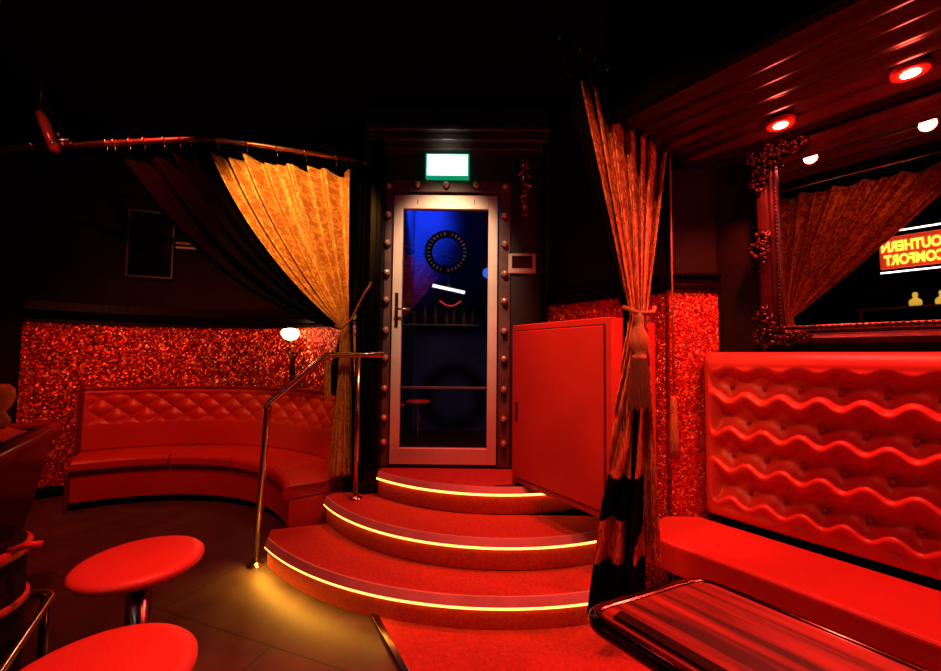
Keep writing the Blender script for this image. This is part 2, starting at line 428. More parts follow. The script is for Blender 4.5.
struct(MB().prism([(PX0, PY), (PX1, PY), (PX1 + .35, PY + .45), (PX0, PY + .45)], 0, ZC).build('wall_pilaster', M['wall']))
struct(MB().prism([(PX0 + .01, PY - .012), (PX1, PY - .012), (PX1, PY - .001), (PX0 - .001, PY - .001), (PX0 - .001, PY + .03), (PX0 - .012, PY + .03), (PX0 - .012, PY - .012)], 0, ZR + .02).build('wall_pilaster_glitter', M['glitter2']))
mm = MB()
for (o_, z0, z1) in ((.04, ZR + .02, ZR + .05), (.025, ZR + .05, ZR + .09), (.045, ZR + .095, ZR + .12)):
    mm.box(((PX0 + PX1) / 2, PY - o_ / 2, (z0 + z1) / 2), (PX1 - PX0 + .02, o_, z1 - z0))
struct(mm.build('trim_pilaster_rail', M['trim'], bevel=.004))
W0 = Vector((1.455, 2.43))
struct(wallprism(W0 + D * .0, W0 + D * 5.5, N, .12, 0, ZC).build('wall_booth', M['wall']))

# soffit above the booth: pleated dark satin running along the wall
def soff(u, v):
    t = u * 4.2 - .05; s = v * .95
    p = W0 + D * t + N * (s + .004)
    z = 2.50 + .012 * math.sin(s * 52 + 1.3 * math.sin(t * .9)) + .008 * math.sin(s * 23 + t * .5)
    return (p.x, p.y, z)
struct(MB().grid(soff, 60, 150).build('ceiling_booth_soffit', M['satin'], solid=.01))
mm = MB(); e0 = W0 + N * .95 + D * -.05; e1 = W0 + N * .95 + D * 4.15
struct(MB().prism([e0, e1, e1 + N * .05, e0 + N * .05], 2.46, ZC).build('wall_soffit_face', M['ceil']))

# added vestibule beyond the door, its blue-lit wall stands in for a reflection
struct(MB().prism([(-.65, 3.23), (1.0, 3.23), (1.0, 4.7), (-.65, 4.7)], .41, .51).build('floor_vestibule', M['blackm']))
struct(MB().prism([(-.65, 4.6), (1.0, 4.6), (1.0, 4.7), (-.65, 4.7)], .51, ZC).build('wall_vestibule', M['bluewall']))
struct(MB().prism([(-.75, 3.45), (-.65, 3.23), (-.65, 4.7), (-.75, 4.7)], 0, ZC).build('wall_vestibule_left', M['bluewall']))
struct(MB().prism([(1.0, 3.23), (1.1, 3.23), (1.1, 4.7), (1.0, 4.7)], 0, ZC).build('wall_vestibule_right', M['bluewall']))

# red carpet on the floor to the right of the metal strip
sp0, sp1 = Vector((-.49, 2.17)), Vector((-.27, 1.80)); sd = (sp1 - sp0).normalized()
a0 = sp0 - sd * .6; a1 = sp0 + sd * 4.0
struct(MB().prism([a0, a1, (2.6, a1.y), (2.6, 1.0), (1.1, 2.42), (.9, 2.9), (0, 2.9)], .0005, .012).build('floor_carpet', M['carpet']))
mm = MB(); q = Vector((sd.y, -sd.x)) * .016
mm.prism([a0 - q, a1 - q, a1 + q, a0 + q], .001, .02)
struct(mm.build('trim_carpet_strip', M['dchrome'], bevel=.004))

# ------------------------------------------------------------------ staircase
stairs = empty('curved_staircase', 'three curved red-carpeted steps with glowing edges leading up to the glass door', 'stairs', (0, 2.6, 0))
ST = [((.15, 4.04), 2.02, 0, .17, -1.285, .93), ((.2, 3.77), 1.50, .17, .34, -1.015, .93), ((.2, 3.92), 1.30, .34, .51, -.66, .93)]
def wallA_y(x):   # y on slanted wall glitter face for x
    t = (x - (WA0.x + nA.x * .016)) / dA.x; return WA0.y + nA.y * .016 + dA.y * t
for i, (c, R, z0, z1, xl, xr) in enumerate(ST):
    
    def arcpts(Rr, n=56, x0=None, x1=None):
        x0 = xl if x0 is None else x0; x1 = xr if x1 is None else x1
        o0 = math.asin((x0 - c[0]) / Rr); o1 = math.asin((x1 - c[0]) / Rr)
        return [(c[0] + Rr * math.sin(o0 + (o1 - o0) * k / n), c[1] - Rr * math.cos(o0 + (o1 - o0) * k / n)) for k in range(n + 1)]
    Rb = R - .03
    face = arcpts(Rb)
    if i == 0: back = [(xr, 2.65), (.60, 3.04), (-.85, 3.02), (-1.012, 2.90), (-1.335, 2.797)]
    elif i == 1: back = [(xr, 2.65), (.60, 3.04), (-.66, 3.06), (-.76, 3.0), (-.9, 3.06), (xl, 3.04)]
    else: back = [(xr, 2.65), (.60, 3.04), (.535, 3.09), (-.655, 3.09)]
    if i == 2: back = back[:-1] + [(-.655, 3.09)]
    st = MB().prism(face + back, z0, z1 - .006).build('step', M['carpet'], stairs)
    if i == 0:
        for qi_, q_ in enumerate(range(0, 26, 2)):
            g_ = face[q_]; dx_, dy_ = g_[0] - c[0], g_[1] - c[1]; l_ = math.hypot(dx_, dy_)
            spot('strip_glow', (g_[0] + dx_ / l_ * .035, g_[1] + dy_ / l_ * .035, .125), (g_[0] + dx_ / l_ * .09, g_[1] + dy_ / l_ * .09, 0), 3.8 * max(.12, 1 - qi_ / 12), (1, .45, .03), 140, 1, .03)
    # nosing: metal edge strip wrapping the tread edge
    outp = arcpts(R); inp = arcpts(R - .036); mid_ = arcpts(R - .026)
    mm = MB(); n = len(outp)
    prof = lambda k: [(inp[k][0], inp[k][1], z1 - .006), (inp[k][0], inp[k][1], z1 + .002), (mid_[k][0], mid_[k][1], z1 + .002), (outp[k][0], outp[k][1], z1 - .034), (face[k][0], face[k][1], z1 - .038), (face[k][0], face[k][1], z1 - .006)]
    vs = [v for k in range(n) for v in prof(k)]
    fs = [(k * 6 + j, k * 6 + (j + 1) % 6, (k + 1) * 6 + (j + 1) % 6, (k + 1) * 6 + j) for k in range(n - 1) for j in range(6)] + [tuple(range(5, -1, -1)), tuple((n - 1) * 6 + j for j in range(6))]
    no = mm.add(vs, fs).build('nosing', M['nosing'], st)
    lp = arcpts(R - .012)
    MB().tube([(x, y, z1 - .044) for x, y in lp], .008, 8).build('light_strip', M['led'], st)

# ------------------------------------------------------------------ curved bench left
bench = empty('curved_bench', 'curved dark red leather bench with buttoned back against the glitter wall', 'bench', (-2.55, 3.7, 0))
XC = -1.03
def clampx(p, x=XC): return (min(p[0], x), p[1], p[2])
def sweep(prof, a0, a1, n=70, clamp=True, smooth=False):
    m = MB(); k = len(prof); vs = []
    for i in range(n + 1):
        for r, z in prof:
            p = arc(r, a0 + (a1 - a0) * i / n); v = (p[0], p[1], z); vs.append(clampx(v) if clamp else v)
    fs = [(i * k + j, i * k + (j + 1) % k, (i + 1) * k + (j + 1) % k, (i + 1) * k + j) for i in range(n) for j in range(k)] + [tuple(range(k - 1, -1, -1)), tuple(n * k + j for j in range(k))]
    return m.add(vs, fs, 0, smooth=smooth)
A0, A1 = 126, 22
sweep(rect(1.40, 1.84, .07, .33), A0, A1).build('base', M['leather2'], bench)
sweep(rect(1.44, 1.80, 0.001, .07), A0, A1).build('plinth', M['blackm'], bench)
for (s0, s1) in ((126, 97), (96.6, 72), (71.6, 46), (45.6, 22)):
    pr = [(1.36, .345), (1.36, .40), (1.372, .42), (1.40, .43), (1.60, .435), (1.84, .425), (1.84, .335), (1.37, .335)]
    sweep(pr, s0, s1, 24).build('seat_cushion', M['leather2'], bench, bevel=.008)
def tuft(t, z, dx, dz, t0, z0):
    a = (t - t0) / dx + (z - z0) / (2 * dz); b_ = (t - t0) / dx - (z - z0) / (2 * dz)
    return abs(math.sin(PI * a) * math.sin(PI * b_)) ** .55
BZ0, BZ1 = .43, .995
def backf(u, v):
    ang = 126 + (37 - 126) * u; s = math.radians(126 - ang) * 1.85; z = BZ0 + (BZ1 - BZ0) * v
    h = 0
    w = max(0, min(1, (z - .66) / .05)) * max(0, min(1, (.965 - z) / .03)) * max(0, min(1, s / .06))
    h = .03 * w * (1 - tuft(s, z, .23, .088, .12, .90)) * 1
    edge = .03 * (max(0, (v - .94) / .06) ** 2)
    r = 1.85 + h + edge + (1 - v) * -.04
    p = arc(r, ang); return clampx((p[0], p[1], z))
mm = MB(); mm.grid(backf, 420, 70)
bo = mm.build('backrest', M['leather2'], bench, solid=.006)
sweep([(1.90, .44), (1.955, .44), (1.955, 1.0), (1.87, 1.0), (1.875, .985), (1.90, .985)], 126, 37, clamp=False).build('backrest_shell', M['leather2'], bench)
sweep([(1.845, .99), (1.845, 1.012), (1.96, 1.012), (1.96, .99)], 126.6, 37, clamp=False).build('top_rail', mat('oxblood_trim', (.25, .012, .012), .3), bench, bevel=.004)
MB().prism([arc(1.36, 126.2), arc(1.95, 126.2), arc(1.95, 127.2), arc(1.36, 127.2)], .001, .335).prism([arc(1.80, 126.05), arc(1.96, 126.05), arc(1.96, 127.2), arc(1.80, 127.2)], .335, 1.01).build('end_panel', mat('oxblood_panel', (.14, .01, .01), .35), bench, bevel=.005)
btn = MB().ball((0, 0, 0), .011, 10)
proto = None
for row in range(3):
    z = .90 - .088 * row; k = 0
    while True:
        s = .12 + .23 * (k + (.5 if row % 2 else 0)); k += 1
        if s > 1.85 * math.radians(126 - 42): break
        a = 126 - math.degrees(s / 1.85); p = arc(1.85 + .03 - (1 - (z - BZ0) / (BZ1 - BZ0)) * .04 - .003, a)
        if proto is None:
            proto = btn.build('button', M['redbutton'], backrest_parent := bo); c = proto
        else:
            c = proto.copy(); COL.objects.link(c); c.parent = bo
        c.matrix_parent_inverse = Matrix.Translation(-Vector(bench.location)); c.location = (p[0], p[1], z)
# (buttons sit in bench space; the backrest itself carries the bench offset)
for c in bo.children:
    c.matrix_parent_inverse = bo.matrix_basis.inverted() if False else Matrix.Identity(4)

# ------------------------------------------------------------------ handrail
hr = empty('stair_handrail', 'bent polished steel handrail with two posts left of the curved steps', 'handrail', (-1.35, 2.68, 0))
def rnd(pts, r=.08, n=6):
    out = [Vector(pts[0])]
    for i in range(1, len(pts) - 1):
        p = Vector(pts[i]); a = (Vector(pts[i - 1]) - p).normalized(); c = (Vector(pts[i + 1]) - p).normalized()
        s, e = p + a * r, p + c * r
        for k in range(n + 1):
            t = k / n; out.append(s * (1 - t) ** 2 + p * 2 * t * (1 - t) + e * t * t)
    out.append(Vector(pts[-1])); return out
MB().tube(rnd([(-1.36, 2.66, .0), (-1.335, 2.70, 1.02), (-1.03, 2.90, 1.345), (-.80, 2.92, 1.35), (-.625, 2.935, 1.352)], .035), .021, 16).build('rail', M['chrome'], hr)
MB().tube([(-.80, 2.915, .36), (-.80, 2.92, 1.34)], .017, 14).build('post', M['chrome'], hr)
MB().lathe([(.045, 0), (.045, .006), (.024, .012), (.022, .02)], (-.80, 2.915, .336), 20).build('flange', M['chrome'], hr)
MB().lathe([(.05, 0), (.05, .006), (.028, .012), (.026, .02)], (-1.36, 2.66, .001), 20).build('flange', M['chrome'], hr)
MB().ball((-1.335, 2.70, 1.0), .026, 14).build('elbow_joint', M['chrome'], hr)

# ------------------------------------------------------------------ door
door = struct(empty('door_1', 'aluminium-framed blue glass door at the top of the curved steps', 'door', (-.2, 3.1, .51)))
dz0, dz1 = .53, 2.60; x0, x1 = -.605, .202; yd = YW + .02; st_ = .072
m_ = MB()
m_.box((x0 + st_ / 2, yd, (dz0 + dz1) / 2), (st_, .05, dz1 - dz0)); m_.box((x1 - st_ / 2, yd, (dz0 + dz1) / 2), (st_, .05, dz1 - dz0))
m_.box(((x0 + x1) / 2, yd, dz1 - .055), (x1 - x0 - 2 * st_, .05, .11)); m_.box(((x0 + x1) / 2, yd, dz0 + .06), (x1 - x0 - 2 * st_, .05, .12))
m_.build('door_frame', M['alu'], door, bevel=.004)
MB().box(((x0 + x1) / 2, yd + .005, (dz0 + dz1) / 2), (x1 - x0 - 2 * st_, .008, dz1 - dz0 - .22)).build('glass_pane', M['glass'], door)
MB().box(((x0 + x1) / 2, yd - .012, 1.105), (x1 - x0 - 2 * st_, .012, .018)).build('glazing_bar', mat('bar_metal', (.25, .16, .15), .3, .8), door, bevel=.003)
hd = MB().box((x0 + .036, yd - .031, 1.70), (.026, .012, .26)).build('handle', M['dchrome'], door, bevel=.004)
MB().tube([(x0 + .036, yd - .035, 1.70), (x0 + .036, yd - .075, 1.70), (x0 + .15, yd - .08, 1.70)], .009, 10).build('lever', M['chrome'], hd)
for hx in (-.42, -.2, .02):
    MB().box((hx, yd - .027, 2.545), (.006, .004, .035)).build('screw_cover', M['dchrome'], door)
# round emblem on the glass
ec = Vector((-.198 + .005, yd - .002, 0)); ez = 2.155
m_ = MB()
def annulus(m_, r0, r1, y, mi=0, seg=56):
    vs = []
    for k in range(seg):
        a = 2 * PI * k / seg
        for r in (r0, r1):
            for yy in (y - .0015, y + .0015): vs.append((ec.x + r * math.cos(a), yy, ez + r * math.sin(a)))
    fs = []
    for k in range(seg):
        a = k * 4; b2 = ((k + 1) % seg) * 4
        fs += [(a, b2, b2 + 2, a + 2), (a + 1, a + 3, b2 + 3, b2 + 1), (a, a + 1, b2 + 1, b2), (a + 2, b2 + 2, b2 + 3, a + 3)]
    m_.add(vs, fs, mi)
annulus(m_, .112, .172, yd - .006)
for k in range(30):
    if k in (7, 22): continue
    a = 2 * PI * k / 30; r = .143
    mrot = Matrix.Rotation(-a + PI / 2, 3, 'Y'); w = .008 + .006 * (k * 7 % 3) / 2
    vs = [Vector((ec.x + r * math.cos(a), yd - .0085, ez + r * math.sin(a))) + mrot @ Vector((x * w / 2, y * .001, z * .012)) for x in (-1, 1) for y in (-1, 1) for z in (-1, 1)]
    m_.add(vs, [(0, 1, 3, 2), (4, 6, 7, 5), (0, 4, 5, 1), (2, 3, 7, 6), (0, 2, 6, 4), (1, 5, 7, 3)], 1)
m_.build('round_emblem', [M['decal'], M['decalmark']], door)
# surround boards with round bulbs
sur = empty('bulb_surround', 'dark door surround studded with round silver bulbs', 'door surround', (-.2, 3.08, .52))
m_ = MB(); m_.box((-.643, YW - .012, 1.61), (.052, .02, 2.18)); m_.box((.257, YW - .012, 1.61), (.085, .02, 2.18)); m_.box((-.2, YW - .012, 2.665), (.83, .02, .095))
m_.build('board', M['board'], sur, bevel=.004)
bl = MB(); bl.ball((0, 0, 0), .024, 14); 
bl2 = MB().lathe([(.02, -.012), (.028, -.008), (.028, .004), (.02, .01)], (0, .024, 0), 14, axis=(0, 1, 0))
proto = None
bp = []
zs = [2.66, 2.43, 2.21, 1.98, 1.77, 1.54, 1.33, 1.10, .88, .70]
for z in zs: bp += [(-.643, z), (.255, z)]
bp += [(-.42, 2.668), (-.2, 2.668), (.03, 2.668)]
for (x, z) in bp:
    if proto is None:
        proto = bl.build('bulb', mat('silvered_bulb', (.80, .50, .36), .14, .6), sur); pc = bl2.build('bulb_socket', M['board'], proto); pc.matrix_parent_inverse = Matrix.Identity(4)
        c = proto
    else:
        c = proto.copy(); COL.objects.link(c); kin(c, sur)
        s_ = pc.copy(); COL.objects.link(s_); s_.parent = c
    c.location = (x, YW - .045, z)

# exit sign
ex = empty('exit_sign', 'small glowing green and white exit sign above the glass door', 'sign', (-.19, 3.05, 2.72))
MB().box((-.19, YW - .045, 2.805), (.335, .06, .185)).build('housing', M['green'], ex, bevel=.004)
MB().box((-.19, YW - .077, 2.805), (.31, .006, .16)).build('face', M['exitface'], ex)
spot('exit_glow', (-.19, 2.9, 2.86), (-.19, 3.1, 3.0), 1.2, (.9, 1, .8), 120, 1, .05)

# intercom
it = empty('intercom_panel', 'beige wall intercom with a dark screen right of the glass door', 'intercom', (.39, 3.08, 2.0))
MB().box((.39, YW - .012, 2.065), (.215, .022, .155)).build('housing', M['pink'], it, bevel=.006)
MB().box((.39, YW - .0245, 2.075), (.155, .004, .095)).build('screen', M['screen'], it)
MB().box((.39, YW - .0245, 2.008), (.05, .004, .012)).build('button', M['alu'], it)

# crystal ornament
co = MB(); random.seed(3)
for k in range(60):
    z = 2.86 - .45 * (k / 60) ; w = .042 * math.sin(PI * min(1, (k + 6) / 60 * .95)) ** .6 * (1 - k / 75)
    a = random.random() * 2 * PI; r = w * random.random() ** .5
    c = Vector((.405 + r * math.cos(a), YW - .06 + .6 * r * math.sin(a), z))
    s_ = .012 + .008 * random.random(); ax = Matrix.Rotation(random.random() * 3, 3, Vector((random.random(), random.random(), random.random())).normalized())
    vs = [c + ax @ Vector(v) * s_ for v in ((1, 0, 0), (-1, 0, 0), (0, 1, 0), (0, -1, 0), (0, 0, 1.9), (0, 0, -1.9))]
    co.add(vs, [(0, 2, 4), (2, 1, 4), (1, 3, 4), (3, 0, 4), (2, 0, 5), (1, 2, 5), (3, 1, 5), (0, 3, 5)])
cr_ = empty('crystal_ornament', 'slim hanging cluster of glittering crystals on the wall above the intercom', 'ornament', (.405, 3.05, 2.4))
co.build('crystal_cluster', M['crystal'], cr_)
MB().tube([(.405, YW - .06, 2.42), (.405, YW - .06, 2.90), (.405, YW - .001, 2.92)], .004, 8).build('hook', M['dchrome'], cr_)

# ------------------------------------------------------------------ red cabinet
cab = empty('red_metal_cabinet', 'large red painted metal cabinet mounted on the slanted wall beside the door', 'cabinet', (.5, 2.4, .52))
F1, F2 = Vector((.285, 2.75)), Vector((.72, 2.07)); B1 = Vector((.575, 3.045)); B2 = Vector((1.115, 2.44))
cz0, cz1 = .52, 1.56
MB().prism([F1, F2, B2, B1], cz0, cz1).build('body', M['cab'], cab, bevel=.006)
fd = (F2 - F1).normalized(); fn = Vector((fd.y, -fd.x)); fn = fn if fn.dot(-F1) > 0 else -fn
L_ = (F2 - F1).length
def onfront(a, z, o_): p = F1 + fd * a + fn * o_; return Vector((p.x, p.y, z))
rzc = math.atan2(fd.y, fd.x)
def fbox(m_, a0, a1, z0, z1, o0, o1):
    c = (onfront(a0, z0, o0) + onfront(a1, z1, o1)) / 2; m_.box(c, (a1 - a0, abs(o1 - o0), z1 - z0), rzc); return m_
m_ = MB()
g = .035
for (p0, p1, q0, q1) in ((g, L_ - g, cz1 - g - .006, cz1 - g), (g, L_ - g, cz0 + g, cz0 + g + .006), (g, g + .006, cz0 + g, cz1 - g), (L_ - g - .006, L_ - g, cz0 + g, cz1 - g)):
    fbox(m_, p0, p1, q0, q1, .001, .004)
m_.build('door_gap', M['seam'], cab)
cd = fbox(MB(), g + .008, L_ - g - .008, cz0 + g + .008, cz1 - g - .008, .0015, .012).build('cabinet_door', M['cab'], cab, bevel=.004)
fbox(MB(), .055, .075, .93, 1.05, .012, .018).build('latch', M['seam'], cd)
# side panel
sd_ = (B2 - F2).normalized(); sn = Vector((sd_.y, -sd_.x)); rzs = math.atan2(sd_.y, sd_.x)
pc = F2 + sd_ * .36 + sn * .004
MB().box((pc.x, pc.y, .97), (.22, .006, .80), rzs).build('side_panel', M['cab'], cab, bevel=.003)

# ------------------------------------------------------------------ curtains
def bez(a, b_, c, t): return a * (1 - t) ** 2 + b_ * 2 * t * (1 - t) + c * t * t
def curtain_mesh(top, tie, tiew, tail, nrm, pleats, amp, wid, sag=.15, pull=.42, nu=150, nv=110, tfrac=.62, mfn=None, scal=.03, nring=6, bend=None, tailf=1.0):
    nrm = Vector(nrm).normalized()
    def f(u, v):
        P = Vector(top(u)); T = tie + tiew * (u - .5); E = Vector(tail(u))
        ph = 2 * PI * pleats * u
        if v < tfrac:
            t = v / tfrac
            P = P - Vector((0, 0, scal * abs(math.sin(PI * nring * u)) ** 1.5))
            C = P.lerp(T, pull); C.z -= sag * (P - T).xy.length
            p = bez(P, C, T, t)
            k = 1 - .72 * t ** 1.6
        else:
            t = (v - tfrac) / (1 - tfrac); p = T.lerp(E, t); k = .28 + .72 * t ** .7; ph = ph * (1 + (tailf - 1) * min(1, t * 1.5))
        a = amp * k * (math.sin(ph + 1.1 * math.sin(ph * .31 + 2)) + .45 * math.sin(ph * .57 + 1 + v * 2) + .22 * math.sin(ph * 2.3 + 1 + v * 3))
        return p + nrm * a
    m_ = MB()
    m_.grid(f, nu, nv, uvfn=lambda u, v: (u * wid, v * 2.4), mfn=mfn)
    return m_
# left gold curtain on a bent rail
RZ = 2.82
rodL = [Vector((-.765, 3.03, RZ)), Vector((-1.78, 2.70, RZ)), Vector((-3.3, 2.86, RZ)), Vector((-4.3, 2.95, RZ))]
rd = empty('curtain_rail', 'long bent copper-coloured curtain rail across the left alcove with glinting rings', 'curtain rail', (-1.78, 2.7, RZ))
MB().tube(rnd(rodL, .1), .019, 14).build('rail_tube', mat('copper_tube', (.90, .45, .30), .33, 1), rd)
def rodpt(s):
    L1 = (rodL[1] - rodL[0]).length
    if s <= L1: return rodL[0].lerp(rodL[1], s / L1)
    return rodL[1].lerp(rodL[2], (s - L1) / (rodL[2] - rodL[1]).length)
ringproto = None
for s in (.05, .26, .47, .66, .85, 1.03, 1.22, 1.30, 1.42, 1.57, 1.68, 1.80, 1.86):
    p = rodpt(s)
    if ringproto is None:
        rp = [(0, .028 * math.cos(2 * PI * k / 16), .028 * math.sin(2 * PI * k / 16)) for k in range(16)]
        ringproto = MB().tube(rp, .004, 6, closed=True).build('ring', M['chrome'], rd); c = ringproto
        hk = MB().tube([(0, 0, -.028), (0, 0, -.055), (0, .012, -.06)], .003, 6).build('hook', M['chrome'], c); hk.matrix_parent_inverse = Matrix.Identity(4)
    else:
        c = ringproto.copy(); COL.objects.link(c); kin(c, rd)
        h2 = hk.copy(); COL.objects.link(h2); h2.parent = c
    c.location = p
MB().lathe([(.035, 0), (.035, .01), (.022, .02)], rodL[0] + Vector((.0, .0, 0)), 16, axis=(.95, .2, 0)).build('wall_cup', M['dchrome'], rd)
gc = empty('gold_swag_curtain', 'gold damask curtain with black lining tied back left of the glass door', 'curtain', (-.92, 2.95, .43))
TL = Vector((-.93, 3.0, 1.56))
tw = Vector((-.06, 0, -.02))
mL = curtain_mesh(lambda u: rodpt(.13 + .93 * (u)) - Vector((0, .0, .10)), TL, tw, lambda u: Vector((-.86 - .17 * u, 3.01 + .02 * math.sin(u * 9), .47)), (-.25, -1, 0), 7, .04, 1.5, sag=.34, pull=.34, nring=4)
mL.build('gold_face', M['gold'], gc, solid=.004)
mB = curtain_mesh(lambda u: rodpt(.96 + .9 * u) - Vector((0, -.08, .07)), TL + Vector((-.02, .06, -.01)), Vector((-.05, 0, -.03)), lambda u: Vector((-.98 - .07 * u, 3.0, 1.05 + .05 * u)), (-.1, -1, 0), 5, .05, 1.2, sag=.30, nring=4, tfrac=.8)
mB.build('black_fold', M['lining'], gc, solid=.004)
mT = curtain_mesh(lambda u: rodpt(.11 + .9 * u) - Vector((0, -.10, .055)), TL + Vector((0, .07, -.01)), tw, lambda u: Vector((-.85 - .19 * u, 3.06, .50)), (-.25, -1, 0), 7, .04, 1.5, sag=.34, pull=.34, nring=4, scal=.05)
mT.build('black_lining', M['lining'], gc, solid=.004)
mS = MB().grid(lambda u, v: Vector((-.765 - .085 * u, 2.985 + .02 * math.sin(u * 14), 2.77 - v * 2.33)), 24, 20)
mS.build('black_side_strip', M['lining'], gc, solid=.004)
mS = MB().grid(lambda u, v: Vector((-1.0 - .045 * u + .01 * v, 2.90 + .015 * math.sin(u * 9), 1.30 - v * .27 - .03 * math.sin(u * 7))), 16, 12, uvfn=lambda u, v: (u * .3, v * .3))
mS.build('gold_corner', M['gold'], gc, solid=.004)
MB().tube([TL + Vector((-.06, -.05, 0)), TL + Vector((0, -.075, -.02)), TL + Vector((.06, -.05, .05)), Vector((-.775, 2.93, 1.80)), Vector((-.735, 2.95, 1.87))], .009, 8).build('tieback_cord', M['tassel'], gc)
MB().ball((-.735, 2.955, 1.875), .018).build('tieback_hook', M['dchrome'], gc)

# right amber curtain
RZ2 = 2.72
r0, r1 = Vector((1.13, 2.27, RZ2)), Vector((.40, 1.68, RZ2))
rr = empty('short_curtain_rail', 'dark curtain rail with chrome rings and black valance over the right curtain', 'curtain rail', (r0 + r1) / 2)
MB().tube([r0 + (r0 - r1) * .08, r1 - (r0 - r1) * .05], .018, 12).build('rail_tube', M['black'], rr)
for k in range(9):
    p = r0.lerp(r1, (k + .3) / 9)
    c = ringproto.copy(); COL.objects.link(c); c.parent = rr; c.matrix_parent_inverse = Matrix.Translation(-Vector(rr.location)); c.location = p; c.rotation_euler = (0, 0, .7)
rr.location = (r0 + r1) / 2
valx = lambda u, v: r0.lerp(r1, u * 1.02) + Vector((-.02, -.03, .03 - v * (.17 + .035 * math.sin(u * 22)))) + Vector((-.6, -.8, 0)) * (.018 * math.sin(u * 60 + v))
MB().grid(valx, 120, 14).build('black_valance', M['black'], rr, solid=.004)
rc = empty('amber_swag_curtain', 'red-lit damask curtain tied with a tassel in front of the red cabinet', 'curtain', (.78, 1.9, .18))
TR = Vector((.80, 1.93, 1.56))
def tailR(u): return Vector((.90 - .33 * u, 1.93 + .03 * math.sin(u * 8), .40 if u < .22 else .18))
mR = curtain_mesh(lambda u: r0.lerp(r1, u) - Vector((0, 0, .13)), TR, Vector((-.10, -.02, 0)), tailR, (-.55, -1, 0), 7, .045, 1.3, sag=.05, pull=.5, nring=5, tfrac=.55, tailf=.45,
                  mfn=lambda u, v: 1 if (u > .95 and v < .56) or (v > .93 and u > .2) or (v > .56 and .42 < u < .55) or (v > .80 and u > .25 and v < .80 + .14 * (1 - abs(u - .62) * 1.2) and u < 2 and not (v > .86 and u > .62)) else 0)
mR.build('damask_face', [M['goldred'], M['lining']], rc, solid=.004)
mK = curtain_mesh(lambda u: Vector((.60 - .24 * u, 1.84 - .2 * u, 2.62)), TR + Vector((-.055, .0, 0)), Vector((-.03, 0, 0)), lambda u: Vector((.76 - .02 * u, 1.97, 1.0)), (-.5, -1, 0), 3, .02, .5, sag=.0, pull=.5, nring=1, tfrac=.9)
mK.build('black_leading_edge', M['lining'], rc, solid=.004)
ts = MB(); tc_ = Vector((.775, 1.86, 0))
ts.lathe([(.004, 1.56), (.014, 1.555), (.020, 1.53), (.014, 1.51), (.022, 1.49), (.040, 1.45), (.043, 1.42), (.034, 1.385), (.022, 1.37), (.030, 1.36), (.033, 1.35), (.03, 1.34)], (tc_.x, tc_.y, 0), 22)
tso = ts.build('tassel', M['tassel'], rc)
fr = MB()
def fringe(u, v):
    a = 2 * PI * u; r = (.030 + .020 * v ** .7) + .0035 * math.sin(a * 24)
    return Vector((tc_.x + r * math.cos(a), tc_.y + r * math.sin(a), 1.345 - .225 * v - (.01 * math.sin(a * 11) if v > .98 else 0)))
fr.grid(fringe, 144, 12); fr.build('tassel_fringe', M['tasseldark'], tso).matrix_parent_inverse = Matrix.Identity(4)
MB().tube([TR + Vector((.07, -.02, .03)), TR + Vector((.04, -.07, .0)), TR + Vector((-.03, -.075, -.005)), TR + Vector((-.08, -.02, .03))], .011, 8).build('tieback_cord', M['tassel'], rc)
# hanging cord with a small tassel
hc = empty('cord_with_tassel', 'thin hanging cord ending in a slim tassel by the glitter pilaster', 'cord', (1.12, 2.24, .78))
MB().tube([(1.13, 2.26, 2.70), (1.125, 2.25, 1.13)], .005, 8).build('cord', M['tassel'], hc)
MB().lathe([(.006, 1.14), (.014, 1.12), (.020, 1.08), (.016, 1.05), (.020, 1.03), (.024, .90), (.026, .80)][::-1], (1.125, 2.25, 0), 16).build('tassel', M['tassel'], hc)

# ------------------------------------------------------------------ booth bench right
bb = empty('booth_bench', 'long red upholstered booth bench with deep-buttoned back under the mirror', 'bench', (1.2, 2.0, 0))
B0 = Vector((1.34, 2.34)); LB = 2.9
def bp_(t, o_, z): p = B0 + D * t + N * o_; return Vector((p.x, p.y, z))
def bprism(m_, t0, t1, o0, o1, z0, z1):
    a, b_, c, d_ = bp_(t0, o0, 0), bp_(t1, o0, 0), bp_(t1, o1, 0), bp_(t0, o1, 0)
    m_.prism([a.xy, b_.xy, c.xy, d_.xy], z0, z1); return m_
MB().prism([bp_(LB, 0, 0).xy, bp_(0, 0, 0).xy, Vector((1.335, 2.37)), Vector((1.12, 2.37)), bp_(-.13, .47, 0).xy, bp_(LB, .47, 0).xy], .30, .45).build('seat', M['leather'], bb, bevel=.018)
bprism(MB(), .0, LB, .0, .36, .012, .30).build('base', M['blackm'], bb)
bz0, bz1 = .485, 1.385
